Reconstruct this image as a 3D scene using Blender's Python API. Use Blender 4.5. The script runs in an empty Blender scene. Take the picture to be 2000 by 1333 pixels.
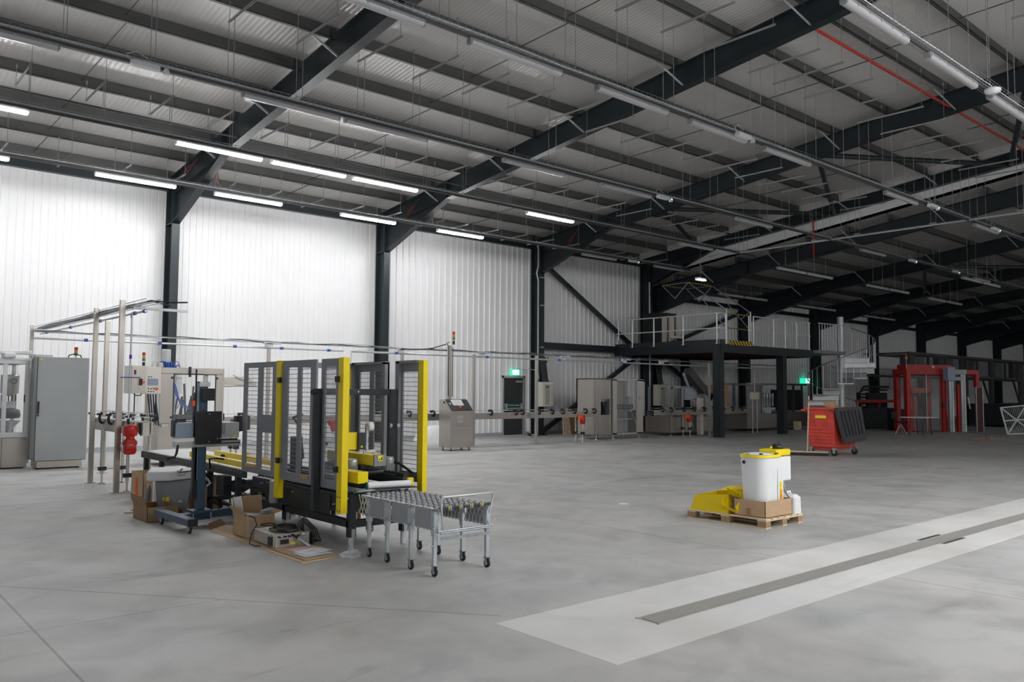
import bpy, math, random
from mathutils import Vector, Matrix
random.seed(11)
sc = bpy.context.scene
COL = sc.collection
# ------------------------------------------------------------------ camera
cd = bpy.data.cameras.new('camera'); cam = bpy.data.objects.new('camera', cd); COL.objects.link(cam)
cd.sensor_width = 36; cd.lens = 1592.5/2000*36; cd.clip_end = 300; cd.clip_start = .05
_y, _p, _r = 0.7166949, 0.0616690, 0.0065852
fw = Vector((math.sin(_y)*math.cos(_p), math.cos(_y)*math.cos(_p), math.sin(_p)))
rt = Vector((math.cos(_y), -math.sin(_y), 0)); up = rt.cross(fw)
r2 = rt*math.cos(_r)+up*math.sin(_r); u2 = up*math.cos(_r)-rt*math.sin(_r)
M4 = Matrix((r2, u2, -fw)).transposed().to_4x4(); M4.translation = (0, 0, 1.55)
cam.matrix_world = M4; sc.camera = cam
# ------------------------------------------------------------------ world, added fill light, exposure
w = bpy.data.worlds.new('sky'); sc.world = w; w.use_nodes = True
w.node_tree.nodes['Background'].inputs[0].default_value = (.8, .9, 1, 1)
w.node_tree.nodes['Background'].inputs[1].default_value = 1.0
DOORFILL = 150; LAMP = 78; BACKLAMP = 105; FARFILL = 115
def area(name, loc, rot, sx, sy, power, col):
    l = bpy.data.lights.new(name, 'AREA'); l.shape = 'RECTANGLE'; l.size = sx; l.size_y = sy; l.energy = power; l.color = col
    o = bpy.data.objects.new(name, l); o.location = loc; o.rotation_euler = rot; COL.objects.link(o); return o
# added fill lamp, set in a made-up loading door behind the camera
area('door_fill', (-6.9, -3.5, 2.6), (0, math.radians(-90), 0), 4.8, 7.5, DOORFILL, (.93, .97, 1))
sc.view_settings.view_transform = 'Standard'; sc.view_settings.look = 'None'
sc.view_settings.gamma = 1; sc.view_settings.use_curve_mapping = False
sc.view_settings.exposure = 0.28
# ------------------------------------------------------------------ materials
def mat(name, col, rough=.5, metal=0, noise=0, scale=6, bump=0, emit=0, alpha=1, stretch=(1, 1, 1), rn=0, spec=.5, trans=0):
    m = bpy.data.materials.new(name); m.use_nodes = True; nt = m.node_tree; b = nt.nodes['Principled BSDF']
    c = (*col, 1)
    b.inputs['Base Color'].default_value = c; b.inputs['Roughness'].default_value = rough; b.inputs['Metallic'].default_value = metal
    b.inputs['Specular IOR Level'].default_value = spec
    if emit: b.inputs['Emission Color'].default_value = c; b.inputs['Emission Strength'].default_value = emit
    if alpha < 1: b.inputs['Alpha'].default_value = alpha
    if trans: b.inputs['Transmission Weight'].default_value = trans
    if noise or bump or rn:
        tc = nt.nodes.new('ShaderNodeTexCoord'); mp = nt.nodes.new('ShaderNodeMapping'); mp.inputs['Scale'].default_value = stretch
        nz = nt.nodes.new('ShaderNodeTexNoise'); nz.inputs['Scale'].default_value = scale; nz.inputs['Detail'].default_value = 5
        nt.links.new(tc.outputs['Object'], mp.inputs[0]); nt.links.new(mp.outputs[0], nz.inputs['Vector'])
        if noise:
            cr = nt.nodes.new('ShaderNodeValToRGB')
            cr.color_ramp.elements[0].position = .3; cr.color_ramp.elements[1].position = .7
            cr.color_ramp.elements[0].color = (*[x*(1-noise) for x in col], 1); cr.color_ramp.elements[1].color = (*[min(1, x*(1+noise)) for x in col], 1)
            nt.links.new(nz.outputs['Fac'], cr.inputs[0]); nt.links.new(cr.outputs[0], b.inputs['Base Color'])
        if rn:
            mr = nt.nodes.new('ShaderNodeMapRange'); mr.inputs['To Min'].default_value = max(0, rough-rn); mr.inputs['To Max'].default_value = rough+rn
            nt.links.new(nz.outputs['Fac'], mr.inputs[0]); nt.links.new(mr.outputs[0], b.inputs['Roughness'])
        if bump:
            bp = nt.nodes.new('ShaderNodeBump'); bp.inputs['Strength'].default_value = bump; bp.inputs['Distance'].default_value = .01
            nt.links.new(nz.outputs['Fac'], bp.inputs['Height']); nt.links.new(bp.outputs[0], b.inputs['Normal'])
    return m
K = {}
def mm(k, *a, **kw): K[k] = mat(k, *a, **kw); return K[k]
mm('white_cladding', (.80, .80, .81), .38, noise=.02, scale=1.2, spec=.5)
mm('dark_steel', (.015, .022, .026), .40, noise=.12, scale=3, spec=.4)
mm('purlin_steel', (.088, .088, .086), .5, .25, noise=.12, scale=2)
mm('galv', (.40, .43, .46), .36, .75, noise=.18, scale=14)
mm('rail_zinc', (.78, .80, .81), .35, .25)
mm('galv_light', (.55, .58, .60), .4, .45, noise=.12, scale=20)
mm('rod_steel', (.33, .34, .34), .4, .6)
mm('stainless', (.46, .43, .395), .30, .85, noise=.05, scale=1.3, stretch=(1, 1, .3), rn=.05)
mm('stainless_bright', (.56, .53, .49), .33, .6, noise=.04, scale=2)
mm('cabinet_grey', (.36, .38, .38), .5, noise=.03, scale=3)
mm('cabinet_beige', (.62, .58, .50), .5, noise=.03, scale=4)
mm('alu', (.60, .62, .63), .35, .6)
mm('black', (.012, .012, .014), .45)
mm('rubber', (.015, .015, .016), .7)
mm('machine_black', (.020, .024, .028), .42, noise=.15, scale=5)
mm('guard_grey', (.215, .225, .245), .45, noise=.04, scale=6)
mm('yellow', (.86, .66, .0), .4, noise=.04, scale=5)
mm('yellow_label', (.9, .75, .02), .5)
mm('red', (.50, .016, .010), .38, noise=.1, scale=7)
mm('red_machine', (.42, .010, .008), .42, noise=.1, scale=4)
mm('red_bin', (.62, .06, .04), .5, noise=.16, scale=5)
mm('red_pipe', (.42, .03, .02), .4)
mm('orange', (.9, .13, .03), .5)
mm('blue_steel', (.045, .085, .135), .42, noise=.08, scale=4)
mm('blue_light', (.26, .34, .40), .4, noise=.05, scale=4)
mm('blue', (.02, .10, .45), .4)
mm('green', (.0, .10, .055), .5)
mm('white_plastic', (.78, .79, .80), .4)
mm('lamp_housing', (.26, .26, .27), .45)
mm('lamp_cover', (.50, .49, .51), .3)
mm('drain_steel', (.50, .49, .47), .5, .2)
mm('joist_red', (.07, .012, .010), .6)
mm('strut', (.36, .36, .36), .45, .4)
mm('carton_yellow', (.80, .58, .0), .5)
mm('lamp_on', (1, 1, 1), .4, emit=LAMP)
mm('lamp_on_back', (1, 1, 1), .4, emit=BACKLAMP)
mm('lamp_fill_far', (1, 1, 1), .4, emit=FARFILL)  # emission of the unseen lamps added to brighten the far end
mm('led_green', (.25, 1, .7), .4, emit=3)
mm('exit_on', (.45, 1, .85), .4, emit=2.6)
mm('exit_green', (.02, .75, .45), .4, emit=.9)
mm('led_white', (.85, .93, 1), .4, emit=5)
mm('cardboard', (.50, .34, .205), .8, noise=.07, scale=5, stretch=(1, 1, 4))
mm('cardboard_dark', (.33, .21, .12), .85, noise=.08, scale=5)
mm('tape_brown', (.33, .19, .09), .4)
mm('foam', (.80, .80, .80), .8, noise=.03, scale=40, bump=.1)
mm('grey_plastic', (.33, .335, .35), .5, noise=.03, scale=5)
mm('paper', (.82, .82, .84), .7)
mm('paper_pink', (.72, .50, .60), .7)
mm('paper_blue', (.60, .68, .78), .7)
mm('wood', (.68, .54, .37), .7, noise=.15, scale=9, stretch=(1, .2, 1))
mm('wood_dark', (.36, .24, .14), .8, noise=.2, scale=9)
mm('plywood', (.30, .17, .075), .7, noise=.12, scale=5, stretch=(1, 1, .3))
mm('door_grey', (.035, .038, .038), .5)
mm('screen', (.30, .36, .46), .2)
mm('screen_white', (.62, .64, .62), .3)
mm('cream', (.66, .64, .57), .45, noise=.02)
mm('cream_pane', (.48, .47, .40), .25)
mm('clear', (.85, .9, .9), .08, alpha=.07, spec=.6)
mm('guard_pane', (.35, .37, .38), .12, alpha=.22, spec=.7)
mm('film', (.75, .76, .78), .25, alpha=.55)
mm('amber', (.9, .42, .02), .4)
mm('sig_red', (.38, .02, .02), .35); mm('sig_green', (.0, .20, .09), .35); mm('sig_amber', (.75, .25, .0), .35)
mm('brass', (.55, .34, .12), .35, .8)
mm('violet', (.12, .07, .4), .5)
mm('cable_red', (.30, .06, .05), .6)
mm('charcoal_lid', (.035, .036, .04), .55, noise=.15, scale=8)
mm('bin_side', (.40, .42, .43), .5)
mm('kraft', (.62, .47, .30), .8)
def wave_mat(name, col, rough, axis, per, strength):
    m = mat(name, col, rough); nt = m.node_tree; b = nt.nodes['Principled BSDF']
    g = nt.nodes.new('ShaderNodeNewGeometry'); sp = nt.nodes.new('ShaderNodeSeparateXYZ'); nt.links.new(g.outputs['Position'], sp.inputs[0])
    k = nt.nodes.new('ShaderNodeMath'); k.operation = 'MULTIPLY'; k.inputs[1].default_value = 2*math.pi/per; nt.links.new(sp.outputs[axis], k.inputs[0])
    s = nt.nodes.new('ShaderNodeMath'); s.operation = 'SINE'; nt.links.new(k.outputs[0], s.inputs[0])
    bp = nt.nodes.new('ShaderNodeBump'); bp.inputs['Strength'].default_value = strength; bp.inputs['Distance'].default_value = .01
    nt.links.new(s.outputs[0], bp.inputs['Height']); nt.links.new(bp.outputs[0], b.inputs['Normal'])
    nz = nt.nodes.new('ShaderNodeTexNoise'); nz.inputs['Scale'].default_value = .5; nz.inputs['Detail'].default_value = 3
    nt.links.new(g.outputs['Position'], nz.inputs['Vector'])
    cr = nt.nodes.new('ShaderNodeValToRGB'); cr.color_ramp.elements[0].color = (*[x*.93 for x in col], 1); cr.color_ramp.elements[1].color = (*[x*1.05 for x in col], 1)
    nt.links.new(nz.outputs['Fac'], cr.inputs[0]); nt.links.new(cr.outputs[0], b.inputs['Base Color'])
    K[name] = m; return m
wave_mat('roof_liner', (.58, .565, .545), .27, 0, .10, .25)
def stripes_mat(name, c1, c2, per):
    m = mat(name, c1, .5); nt = m.node_tree; b = nt.nodes['Principled BSDF']
    g = nt.nodes.new('ShaderNodeNewGeometry'); sp = nt.nodes.new('ShaderNodeSeparateXYZ'); nt.links.new(g.outputs['Position'], sp.inputs[0])
    a = nt.nodes.new('ShaderNodeMath'); a.operation = 'ADD'; nt.links.new(sp.outputs[0], a.inputs[0]); nt.links.new(sp.outputs[2], a.inputs[1])
    d = nt.nodes.new('ShaderNodeMath'); d.operation = 'PINGPONG'; d.inputs[1].default_value = per; nt.links.new(a.outputs[0], d.inputs[0])
    t = nt.nodes.new('ShaderNodeMath'); t.operation = 'GREATER_THAN'; t.inputs[1].default_value = per*.5; nt.links.new(d.outputs[0], t.inputs[0])
    x = nt.nodes.new('ShaderNodeMix'); x.data_type = 'RGBA'; x.inputs['A'].default_value = (*c1, 1); x.inputs['B'].default_value = (*c2, 1)
    nt.links.new(t.outputs[0], x.inputs['Factor']); nt.links.new(x.outputs['Result'], b.inputs['Base Color']); K[name] = m
stripes_mat('hazard', (.75, .5, .02), (.015, .015, .015), .09)
def concrete(name, base, joints, streak):
    m = bpy.data.materials.new(name); m.use_nodes = True; nt = m.node_tree; b = nt.nodes['Principled BSDF']; L = nt.links.new
    g = nt.nodes.new('ShaderNodeNewGeometry')
    def noise(sc_, det, stretch, rot=0, dist=0):
        mp = nt.nodes.new('ShaderNodeMapping'); mp.inputs['Scale'].default_value = stretch; mp.inputs['Rotation'].default_value = (0, 0, rot)
        n = nt.nodes.new('ShaderNodeTexNoise'); n.inputs['Scale'].default_value = sc_; n.inputs['Detail'].default_value = det; n.inputs['Distortion'].default_value = dist
        L(g.outputs['Position'], mp.inputs[0]); L(mp.outputs[0], n.inputs['Vector']); return n.outputs['Fac']
    def ramp(f, p0, v0, p1, v1):
        r = nt.nodes.new('ShaderNodeMapRange'); r.clamp = True
        for i, v in zip(('From Min', 'From Max', 'To Min', 'To Max'), (p0, p1, v0, v1)): r.inputs[i].default_value = v
        L(f, r.inputs[0]); return r.outputs[0]
    def op(o, a, c):
        n = nt.nodes.new('ShaderNodeMath'); n.operation = o
        for i, v in enumerate((a, c)):
            if isinstance(v, (int, float)): n.inputs[i].default_value = v
            elif v is not None: L(v, n.inputs[i])
        return n.outputs[0]
    v = ramp(noise(.35, 4, (1, 1, 1), dist=.6), .3, .86, .7, 1.07)
    v = op('MULTIPLY', v, ramp(noise(1.6, 6, (1, 1, 1), dist=1.0), .35, 1-.17*streak, .6, 1.03))
    v = op('MULTIPLY', v, ramp(noise(.9, 7, (.45, 1.5, 1), rot=.6, dist=1.2), .62, 1, .78, 1-.36*streak))
    v = op('MULTIPLY', v, ramp(noise(2.4, 6, (.4, 1.6, 1), rot=.9, dist=.8), .64, 1, .76, 1-.28*streak))
    v = op('MULTIPLY', v, ramp(noise(40, 3, (1, 1, 1)), .3, .97, .7, 1.02))
    sp = nt.nodes.new('ShaderNodeSeparateXYZ'); L(g.outputs['Position'], sp.inputs[0])
    X, Y = sp.outputs[0], sp.outputs[1]
    tot = None
    for (a, c, d, hw, lim) in joints:   # |a x + c y + d| < hw, optional limit p x + q y + r > 0
        e = op('ABSOLUTE', op('ADD', op('ADD', op('MULTIPLY', X, a), op('MULTIPLY', Y, c)), d), None)
        k = op('LESS_THAN', e, hw)
        if lim:
            k = op('MULTIPLY', k, op('GREATER_THAN', op('ADD', op('ADD', op('MULTIPLY', X, lim[0]), op('MULTIPLY', Y, lim[1])), lim[2]), 0))
        tot = k if tot is None else op('MAXIMUM', tot, k)
    if tot is not None: v = op('MULTIPLY', v, op('SUBTRACT', 1, op('MULTIPLY', tot, .42)))
    hue = noise(.5, 3, (1, 1, 1))
    cr = nt.nodes.new('ShaderNodeValToRGB')
    cr.color_ramp.elements[0].position = .35; cr.color_ramp.elements[1].position = .65
    cr.color_ramp.elements[0].color = (base*.985, base*1.0, base*1.0, 1); cr.color_ramp.elements[1].color = (base*1.02, base*1.0, base*.97, 1)
    L(hue, cr.inputs[0])
    x = nt.nodes.new('ShaderNodeVectorMath'); x.operation = 'SCALE'; L(cr.outputs[0], x.inputs[0]); L(v, x.inputs['Scale']); L(x.outputs[0], b.inputs['Base Color'])
    L(ramp(noise(1.2, 5, (1, 1, 1), dist=.5), .3, .42, .7, .62), b.inputs['Roughness'])
    b.inputs['Specular IOR Level'].default_value = .4
    bp = nt.nodes.new('ShaderNodeBump'); bp.inputs['Strength'].default_value = .12; bp.inputs['Distance'].default_value = .01
    L(noise(9, 6, (1, 1, 1)), bp.inputs['Height']); L(bp.outputs[0], b.inputs['Normal'])
    K[name] = m
s_ = math.hypot(3.2, 2.52)
concrete('concrete_floor', .46, [
    (0, 1, -6.02, .006, (-3.2/s_, -2.52/s_, (3.2*1.25+2.52*7.51)/s_)),
    (1, 0, -1.2, .008, (-3.2/s_, -2.52/s_, (3.2*1.25+2.52*7.51)/s_)),
    (3.2/s_, 2.52/s_, -(3.2*1.25+2.52*7.51)/s_, .008, (-1, 0, 3.72)),
    (1, 0, -7.05, .008, None), (1, 0, -13.4, .01, None), (1, 0, -19.9, .01, None), (0, 1, -15.3, .01, None), (0, 1, -9.6, .009, (1, 0, -5)), (0, 1, 2.2, .009, None)], 1)
concrete('concrete_strip', .64, [], .35)
# ------------------------------------------------------------------ mesh builder
class B:
    def __init__(s): s.v = []; s.f = []; s.s = []
    def add(s, vs, fs, sm=False):
        seen = set(); fs = [f for f in fs if not (frozenset(f) in seen or seen.add(frozenset(f)))]
        n = len(s.v); s.v += [tuple(v) for v in vs]; s.f += [tuple(i+n for i in f) for f in fs]; s.s += [sm]*len(fs); return s
    def box(s, x0, x1, y0, y1, z0, z1):
        return s.add([(x, y, z) for z in (z0, z1) for y in (y0, y1) for x in (x0, x1)],
                     [(0, 2, 3, 1), (4, 5, 7, 6), (0, 1, 5, 4), (2, 6, 7, 3), (0, 4, 6, 2), (1, 3, 7, 5)])
    def obox(s, c, sx, sy, sz, R):
        c = Vector(c); vs = [c+R@Vector((x*sx/2, y*sy/2, z*sz/2)) for z in (-1, 1) for y in (-1, 1) for x in (-1, 1)]
        return s.add(vs, [(0, 2, 3, 1), (4, 5, 7, 6), (0, 1, 5, 4), (2, 6, 7, 3), (0, 4, 6, 2), (1, 3, 7, 5)])
    def rbox(s, x0, x1, y0, y1, z0, z1, ang):
        return s.obox(((x0+x1)/2, (y0+y1)/2, (z0+z1)/2), x1-x0, y1-y0, z1-z0, Matrix.Rotation(ang, 3, 'Z'))
    def bar(s, p, q, w, h, upv=(0, 0, 1)):
        p = Vector(p); q = Vector(q); d = (q-p); L = d.length; d.normalize()
        if abs(d.dot(Vector(upv))) > .95: upv = (0, 1, 0)
        a = d.cross(Vector(upv)).normalized(); u = a.cross(d).normalized()
        return s.obox((p+q)/2, L, w, h, Matrix((d, a, u)).transposed())
    def tube(s, p, q, r, n=8, r1=None, cap=True):
        p = Vector(p); q = Vector(q); d = (q-p).normalized(); r1 = r if r1 is None else r1
        a = d.cross(Vector((0, 0, 1)) if abs(d.z) < .9 else Vector((1, 0, 0))).normalized(); b = d.cross(a)
        vs = []
        for (c, rr) in ((p, r), (q, r1)):
            vs += [c+(a*math.cos(2*math.pi*i/n)+b*math.sin(2*math.pi*i/n))*rr for i in range(n)]
        s.add(vs, [(i, (i+1) % n, n+(i+1) % n, n+i) for i in range(n)], True)
        if cap: s.add(vs[:n], [tuple(range(n))[::-1]]); s.add(vs[n:], [tuple(range(n))])
        return s
    def path(s, pts, r, n=6):
        pts = [Vector(p) for p in pts]; rings = []; a = None
        for i, p in enumerate(pts):
            d = (pts[min(i+1, len(pts)-1)]-pts[max(i-1, 0)]).normalized()
            if a is None: a = d.cross(Vector((0, 0, 1)) if abs(d.z) < .9 else Vector((1, 0, 0))).normalized()
            else: a = (a-d*a.dot(d)).normalized()
            b = d.cross(a); rings.append([p+(a*math.cos(2*math.pi*k/n)+b*math.sin(2*math.pi*k/n))*r for k in range(n)])
        vs = [v for R in rings for v in R]
        s.add(vs, [(i*n+k, i*n+(k+1) % n, (i+1)*n+(k+1) % n, (i+1)*n+k) for i in range(len(pts)-1) for k in range(n)], True)
        s.add(rings[0], [tuple(range(n))[::-1]]); s.add(rings[-1], [tuple(range(n))]); return s
    def prism(s, pts, ax, a, b):
        n = len(pts)
        def P(u, v, t): return {'x': (t, u, v), 'y': (u, t, v), 'z': (u, v, t)}[ax]
        vs = [P(u, v, a) for u, v in pts]+[P(u, v, b) for u, v in pts]
        return s.add(vs, [tuple(range(n)), tuple(range(2*n-1, n-1, -1))]+[(i, i+n, (i+1) % n+n, (i+1) % n) for i in range(n)])
    def lathe(s, c, prof, n=16, ax='z', sm=True):
        c = Vector(c); vs = []
        for r, h in prof:
            for i in range(n):
                t = 2*math.pi*i/n; x, y = r*math.cos(t), r*math.sin(t)
                vs.append(c+Vector({'z': (x, y, h), 'y': (x, h, y), 'x': (h, x, y)}[ax]))
        s.add(vs, [(j*n+i, j*n+(i+1) % n, (j+1)*n+(i+1) % n, (j+1)*n+i) for j in range(len(prof)-1) for i in range(n)], sm)
        s.add(vs[:n], [tuple(range(n))[::-1]]); s.add(vs[-n:], [tuple(range(n))]); return s
    def quad(s, *p): return s.add(p, [tuple(range(len(p)))])
    def loop(s, c, R, r, ax='z', n=20, m=6, sq=1):
        c = Vector(c); pts = []
        for i in range(n+1):
            t = 2*math.pi*i/n; x, y = R*math.cos(t), R*sq*math.sin(t)
            pts.append(c+Vector({'z': (x, y, 0), 'y': (x, 0, y), 'x': (0, x, y)}[ax]))
        return s.path(pts, r, m)
WLOC = {}
def build(b, name, m, par=None, bev=0, solid=0):
    me = bpy.data.meshes.new(name)
    if par is None:
        xs, ys, zs = zip(*b.v); org = ((min(xs)+max(xs))/2, (min(ys)+max(ys))/2, min(zs))
    else: org = WLOC[par.name]
    me.from_pydata([(x-org[0], y-org[1], z-org[2]) for x, y, z in b.v], [], b.f); me.update()
    me.polygons.foreach_set('use_smooth', b.s)
    me.materials.append(K[m] if isinstance(m, str) else m)
    o = bpy.data.objects.new(name, me); COL.objects.link(o)
    if par is None: o.location = org
    else: o.parent = par
    WLOC[o.name] = org
    if bev:
        md = o.modifiers.new('bevel', 'BEVEL'); md.width = bev; md.segments = 2; md.limit_method = 'ANGLE'; md.angle_limit = 1.0
    return o
def tag(o, label, cat, group=None, kind=None):
    o['label'] = label; o['category'] = cat
    if group: o['group'] = group
    if kind: o['kind'] = kind
    return o
def thing(name, label, cat, loc, group=None, kind=None):
    o = bpy.data.objects.new(name, None); o.location = loc; o.empty_display_size = .1; COL.objects.link(o); WLOC[o.name] = tuple(loc)
    return tag(o, label, cat, group, kind)
def cp(src, off, label=None, group=None):
    r = src.copy(); COL.objects.link(r); r.location = Vector(src.location)+Vector(off)
    if label: r['label'] = label
    if group: r['group'] = group
    for ch in list(src.children):
        c = ch.copy(); COL.objects.link(c); c.parent = r
        for g in list(ch.children):
            d = g.copy(); COL.objects.link(d); d.parent = c
    return r
def struct(b, name, m, label, cat, par=None):
    o = build(b, name, m, par)
    if par is None: tag(o, label, cat, kind='structure')
    return o
def text(body, size, name, m, par, loc, rot, ext=.001):
    c = bpy.data.curves.new(name, 'FONT'); c.body = body; c.size = size; c.extrude = ext; c.align_x = 'CENTER'; c.align_y = 'CENTER'
    t = bpy.data.objects.new(name, c); COL.objects.link(t)
    me = bpy.data.meshes.new_from_object(t); bpy.data.objects.remove(t)
    o = bpy.data.objects.new(name, me); COL.objects.link(o); me.materials.clear(); me.materials.append(K[m]); o.parent = par
    W = WLOC[par.name]; o.location = Vector(loc)-Vector(W); o.rotation_euler = rot; return o
ORD = ['first', 'second', 'third', 'fourth', 'fifth', 'sixth', 'seventh', 'eighth', 'ninth', 'tenth', 'eleventh', 'twelfth']
# ================================================================== SETTING
YW = 21.75; YB = -23.0; XA = -7.0; XS = 26.12; XE = 85.0; YR = -1.0
def zbn(Y): return 7.48+.11*(12.6-Y)          # underside of rafters, newer part
def zbo(Y): return 6.39+.125*(13.48-Y)        # underside of rafters, lower part
def roof_n(Y): return zbn(Y)+.48+.255
def roof_o(Y): return zbo(Y)+.5+.25
struct(B().box(XA-.2, XE, YB, 3.17, -.1, 0).box(XA-.2, 3.57, 3.17, 4.25, -.1, 0).box(XA-.2, XE, 4.25, YW+.3, -.1, 0), 'floor', 'concrete_floor', 'polished grey concrete floor slab with dark stains and saw joints', 'floor')
struct(B().box(3.57, XE, 3.17, 3.535, -.1, .0015).box(3.57, XE, 3.735, 4.25, -.1, .0015).box(3.57, 4.39, 3.535, 3.735, -.1, .0015), 'floor_strip', 'concrete_strip', 'paler smooth concrete band cast around the drain channel', 'floor')
# wall cladding with pressed grooves
def cladding(x0, x1, y, z0, z1, per, rib):
    b = B(); x = x0; pts = [(x0, y)]
    while x+per < x1:
        if rib: pts += [(x+per-.075, y), (x+per-.05, y-.032), (x+per-.028, y-.032), (x+per-.004, y)]
        else: pts += [(x+per-.030, y), (x+per-.020, y+.012), (x+per-.010, y+.012), (x+per, y)]
        x += per
    pts.append((x1, y)); n = len(pts)
    b.add([(a, c, z0) for a, c in pts]+[(a, c, z1) for a, c in pts], [(i, i+1, n+i+1, n+i) for i in range(n-1)])
    b.box(x0, x1, y+.03, y+.12, z0, z1); return b
FX = [.72, 7.05, 13.36, 19.88]
FO = [26.47, 33.0, 39.5, 46.0, 52.4, 58.9, 65.4, 72.0, 78.5]
wall = struct(cladding(XA, 13.4, YW, 0, 6.95, .166, False), 'wall_back', 'white_cladding', 'white profiled steel cladding wall lit by the lamps', 'wall')
build(cladding(13.4, 18.5, YW, 0, 6.95, .24, True), 'cladding_panel', 'white_cladding', wall)
build(cladding(18.5, 19.55, YW, 2.1, 6.95, .24, True), 'cladding_panel', 'white_cladding', wall)
build(cladding(19.55, XS, YW, 0, 6.95, .24, True), 'cladding_panel', 'white_cladding', wall)
build(cladding(XS, XE, YW, 0, 5.95, .25, True), 'cladding_panel', 'white_cladding', wall)
struct(B().box(XA-.1, XA, YB, -7.5, 0, 10).box(XA-.1, XA, .4, YW, 0, 10).box(XA-.1, XA, -7.5, .4, 5, 10), 'wall_left', 'white_cladding', 'white gable wall with a made-up door opening for fill light behind the viewer', 'wall')
struct(B().box(XA, XE, YB-.1, YB, 0, 7.4), 'wall_front', 'white_cladding', 'white long wall on the far side behind the viewer', 'wall')
struct(B().box(XE, XE+.1, YB, YW, 0, 9.5), 'wall_right', 'white_cladding', 'far gable wall at the dark end of the hall', 'wall')
def roof(b, x0, x1, f):
    zs = [(YW+.1, f(YW+.1)), (YR, f(YR)), (YB, f(YW))]
    for (ya, za), (yb, zb) in zip(zs, zs[1:]):
        b.add([(x, y, z+t) for t in (0, .1) for (y, z) in ((ya, za), (yb, zb)) for x in (x0, x1)],
              [(0, 2, 3, 1), (4, 5, 7, 6), (0, 1, 5, 4), (2, 6, 7, 3), (0, 4, 6, 2), (1, 3, 7, 5)])
    return b
struct(roof(B(), XA, XS, roof_n), 'ceiling', 'roof_liner', 'light grey ribbed roof liner above the purlins', 'ceiling')
struct(roof(B(), XS, XE, roof_o), 'ceiling', 'roof_liner', 'shaded roof liner of the lower end of the hall', 'ceiling')
# step between the two roofs
def slope_strip(x, w, f0, f1, y0=YR, y1=YW):
    b = B(); b.add([(x+t, y, z) for t in (0, w) for (y, z) in ((y0, f0(y0)), (y1, f0(y1)), (y1, f1(y1)), (y0, f1(y0)))],
                   [(0, 1, 2, 3), (7, 6, 5, 4), (0, 4, 5, 1), (3, 2, 6, 7), (0, 3, 7, 4), (1, 5, 6, 2)]); return b
struct(slope_strip(XS, .03, roof_o, roof_n), 'trim_1', 'foam', 'pale flashing closing the step between the two roof heights', 'roof flashing')
struct(slope_strip(25.75, .12, lambda y: roof_n(y)-.24, roof_n), 'trim_2', 'roof_liner', 'light closure strip above the last rafter of the higher roof', 'roof trim')
struct(B().box(XA, 13.4, 21.55, 21.7, 6.68, 6.86).box(13.4, XS, 21.55, 21.7, 6.70, 6.88), 'trim_3', 'dark_steel', 'dark eaves beam along the top of the white wall', 'beam')
struct(B().box(XS, XE, 21.55, 21.7, 5.45, 5.62), 'trim_4', 'dark_steel', 'dark eaves beam of the lower part of the hall', 'beam')
struct(B().box(XA, 18.5, 21.7, 21.75, 0, .12).box(19.55, XE, 21.7, 21.75, 0, .12), 'baseboard_back', 'galv_light', 'folded metal drip at the foot of the cladding', 'skirting')
struct(B().box(20.05, 24.1, 21.35, 21.6, 3.08, 3.33), 'trim_5', 'dark_steel', 'dark horizontal wall beam running to the mezzanine', 'beam')
# ------------------------------------------------------------------ portal frames
def portal(X, f, dep, hy, hz_, yk, label, braces=(), far=True, col=True):
    t = thing('portal_frame', label, 'steel frame', (X, 21.4, 0), kind='structure')
    hw, tw = .1, .012
    top = lambda y: f(y)+dep
    if col:
        b = B(); b.box(X-hw, X+hw, 21.18, 21.21, 0, hz_+.03).box(X-hw, X+hw, 21.64, 21.67, 0, top(21.6)).box(X-tw/2, X+tw/2, 21.2, 21.65, 0, top(21.6))
        b.box(X-hw, X+hw, 21.18, 21.65, hz_-.01, hz_+.02)
        b.box(X-hw, X+hw, 21.18, 21.205, hz_, top(21.2)-.06)
        build(b, 'column', 'dark_steel', t)
        build(B().box(X-.18, X+.18, 21.1, 21.72, 0, .03), 'base_plate', 'dark_steel', t)
    b = B()
    pts = [(21.2, hz_), (yk, f(yk)), (YR, f(YR)), (YR, top(YR)), (21.65, top(21.65)), (21.2, top(21.2))]
    b.prism(pts, 'x', X-tw/2, X+tw/2)
    def fl(a, za, c, zc, th=.02): b.add([(x, y, z+s) for s in (0, th) for (y, z) in ((a, za), (c, zc)) for x in (X-hw, X+hw)],
                                  [(0, 2, 3, 1), (4, 5, 7, 6), (0, 1, 5, 4), (2, 6, 7, 3), (0, 4, 6, 2), (1, 3, 7, 5)])
    fl(21.2, hz_, yk, f(yk)); fl(yk, f(yk), YR, f(YR)); fl(21.65, top(21.65), YR, top(YR)); fl(21.2, f(21.2), yk, f(yk), .012)
    b.box(X-hw, X+hw, yk-.015, yk+.015, f(yk), top(yk))
    build(b, 'rafter', 'dark_steel', t)
    if far:
        b = B(); m = lambda y: 2*YR-y
        b.prism([(m(-23+0) if 0 else YR, f(YR)), (YB, f(-2-YB)), (YB, top(-2-YB)), (YR, top(YR))], 'x', X-tw/2, X+tw/2)
        b.add([(x, y, z) for (y, z) in ((YR, f(YR)), (YB, f(-2-YB))) for x in (X-hw, X+hw)], [(0, 1, 3, 2)])
        build(b, 'far_rafter', 'dark_steel', t)
    for y in braces:
        build(B().bar((X-.55, y, top(y)+.06), (X-.03, y-.28, f(y-.28)+.05), .045, .012, (0, 1, 0)), 'fly_brace', 'galv_light', t)
    return t
BY = [18.8, 15.95, 13.1, 10.3, 7.5, 4.6]
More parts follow.
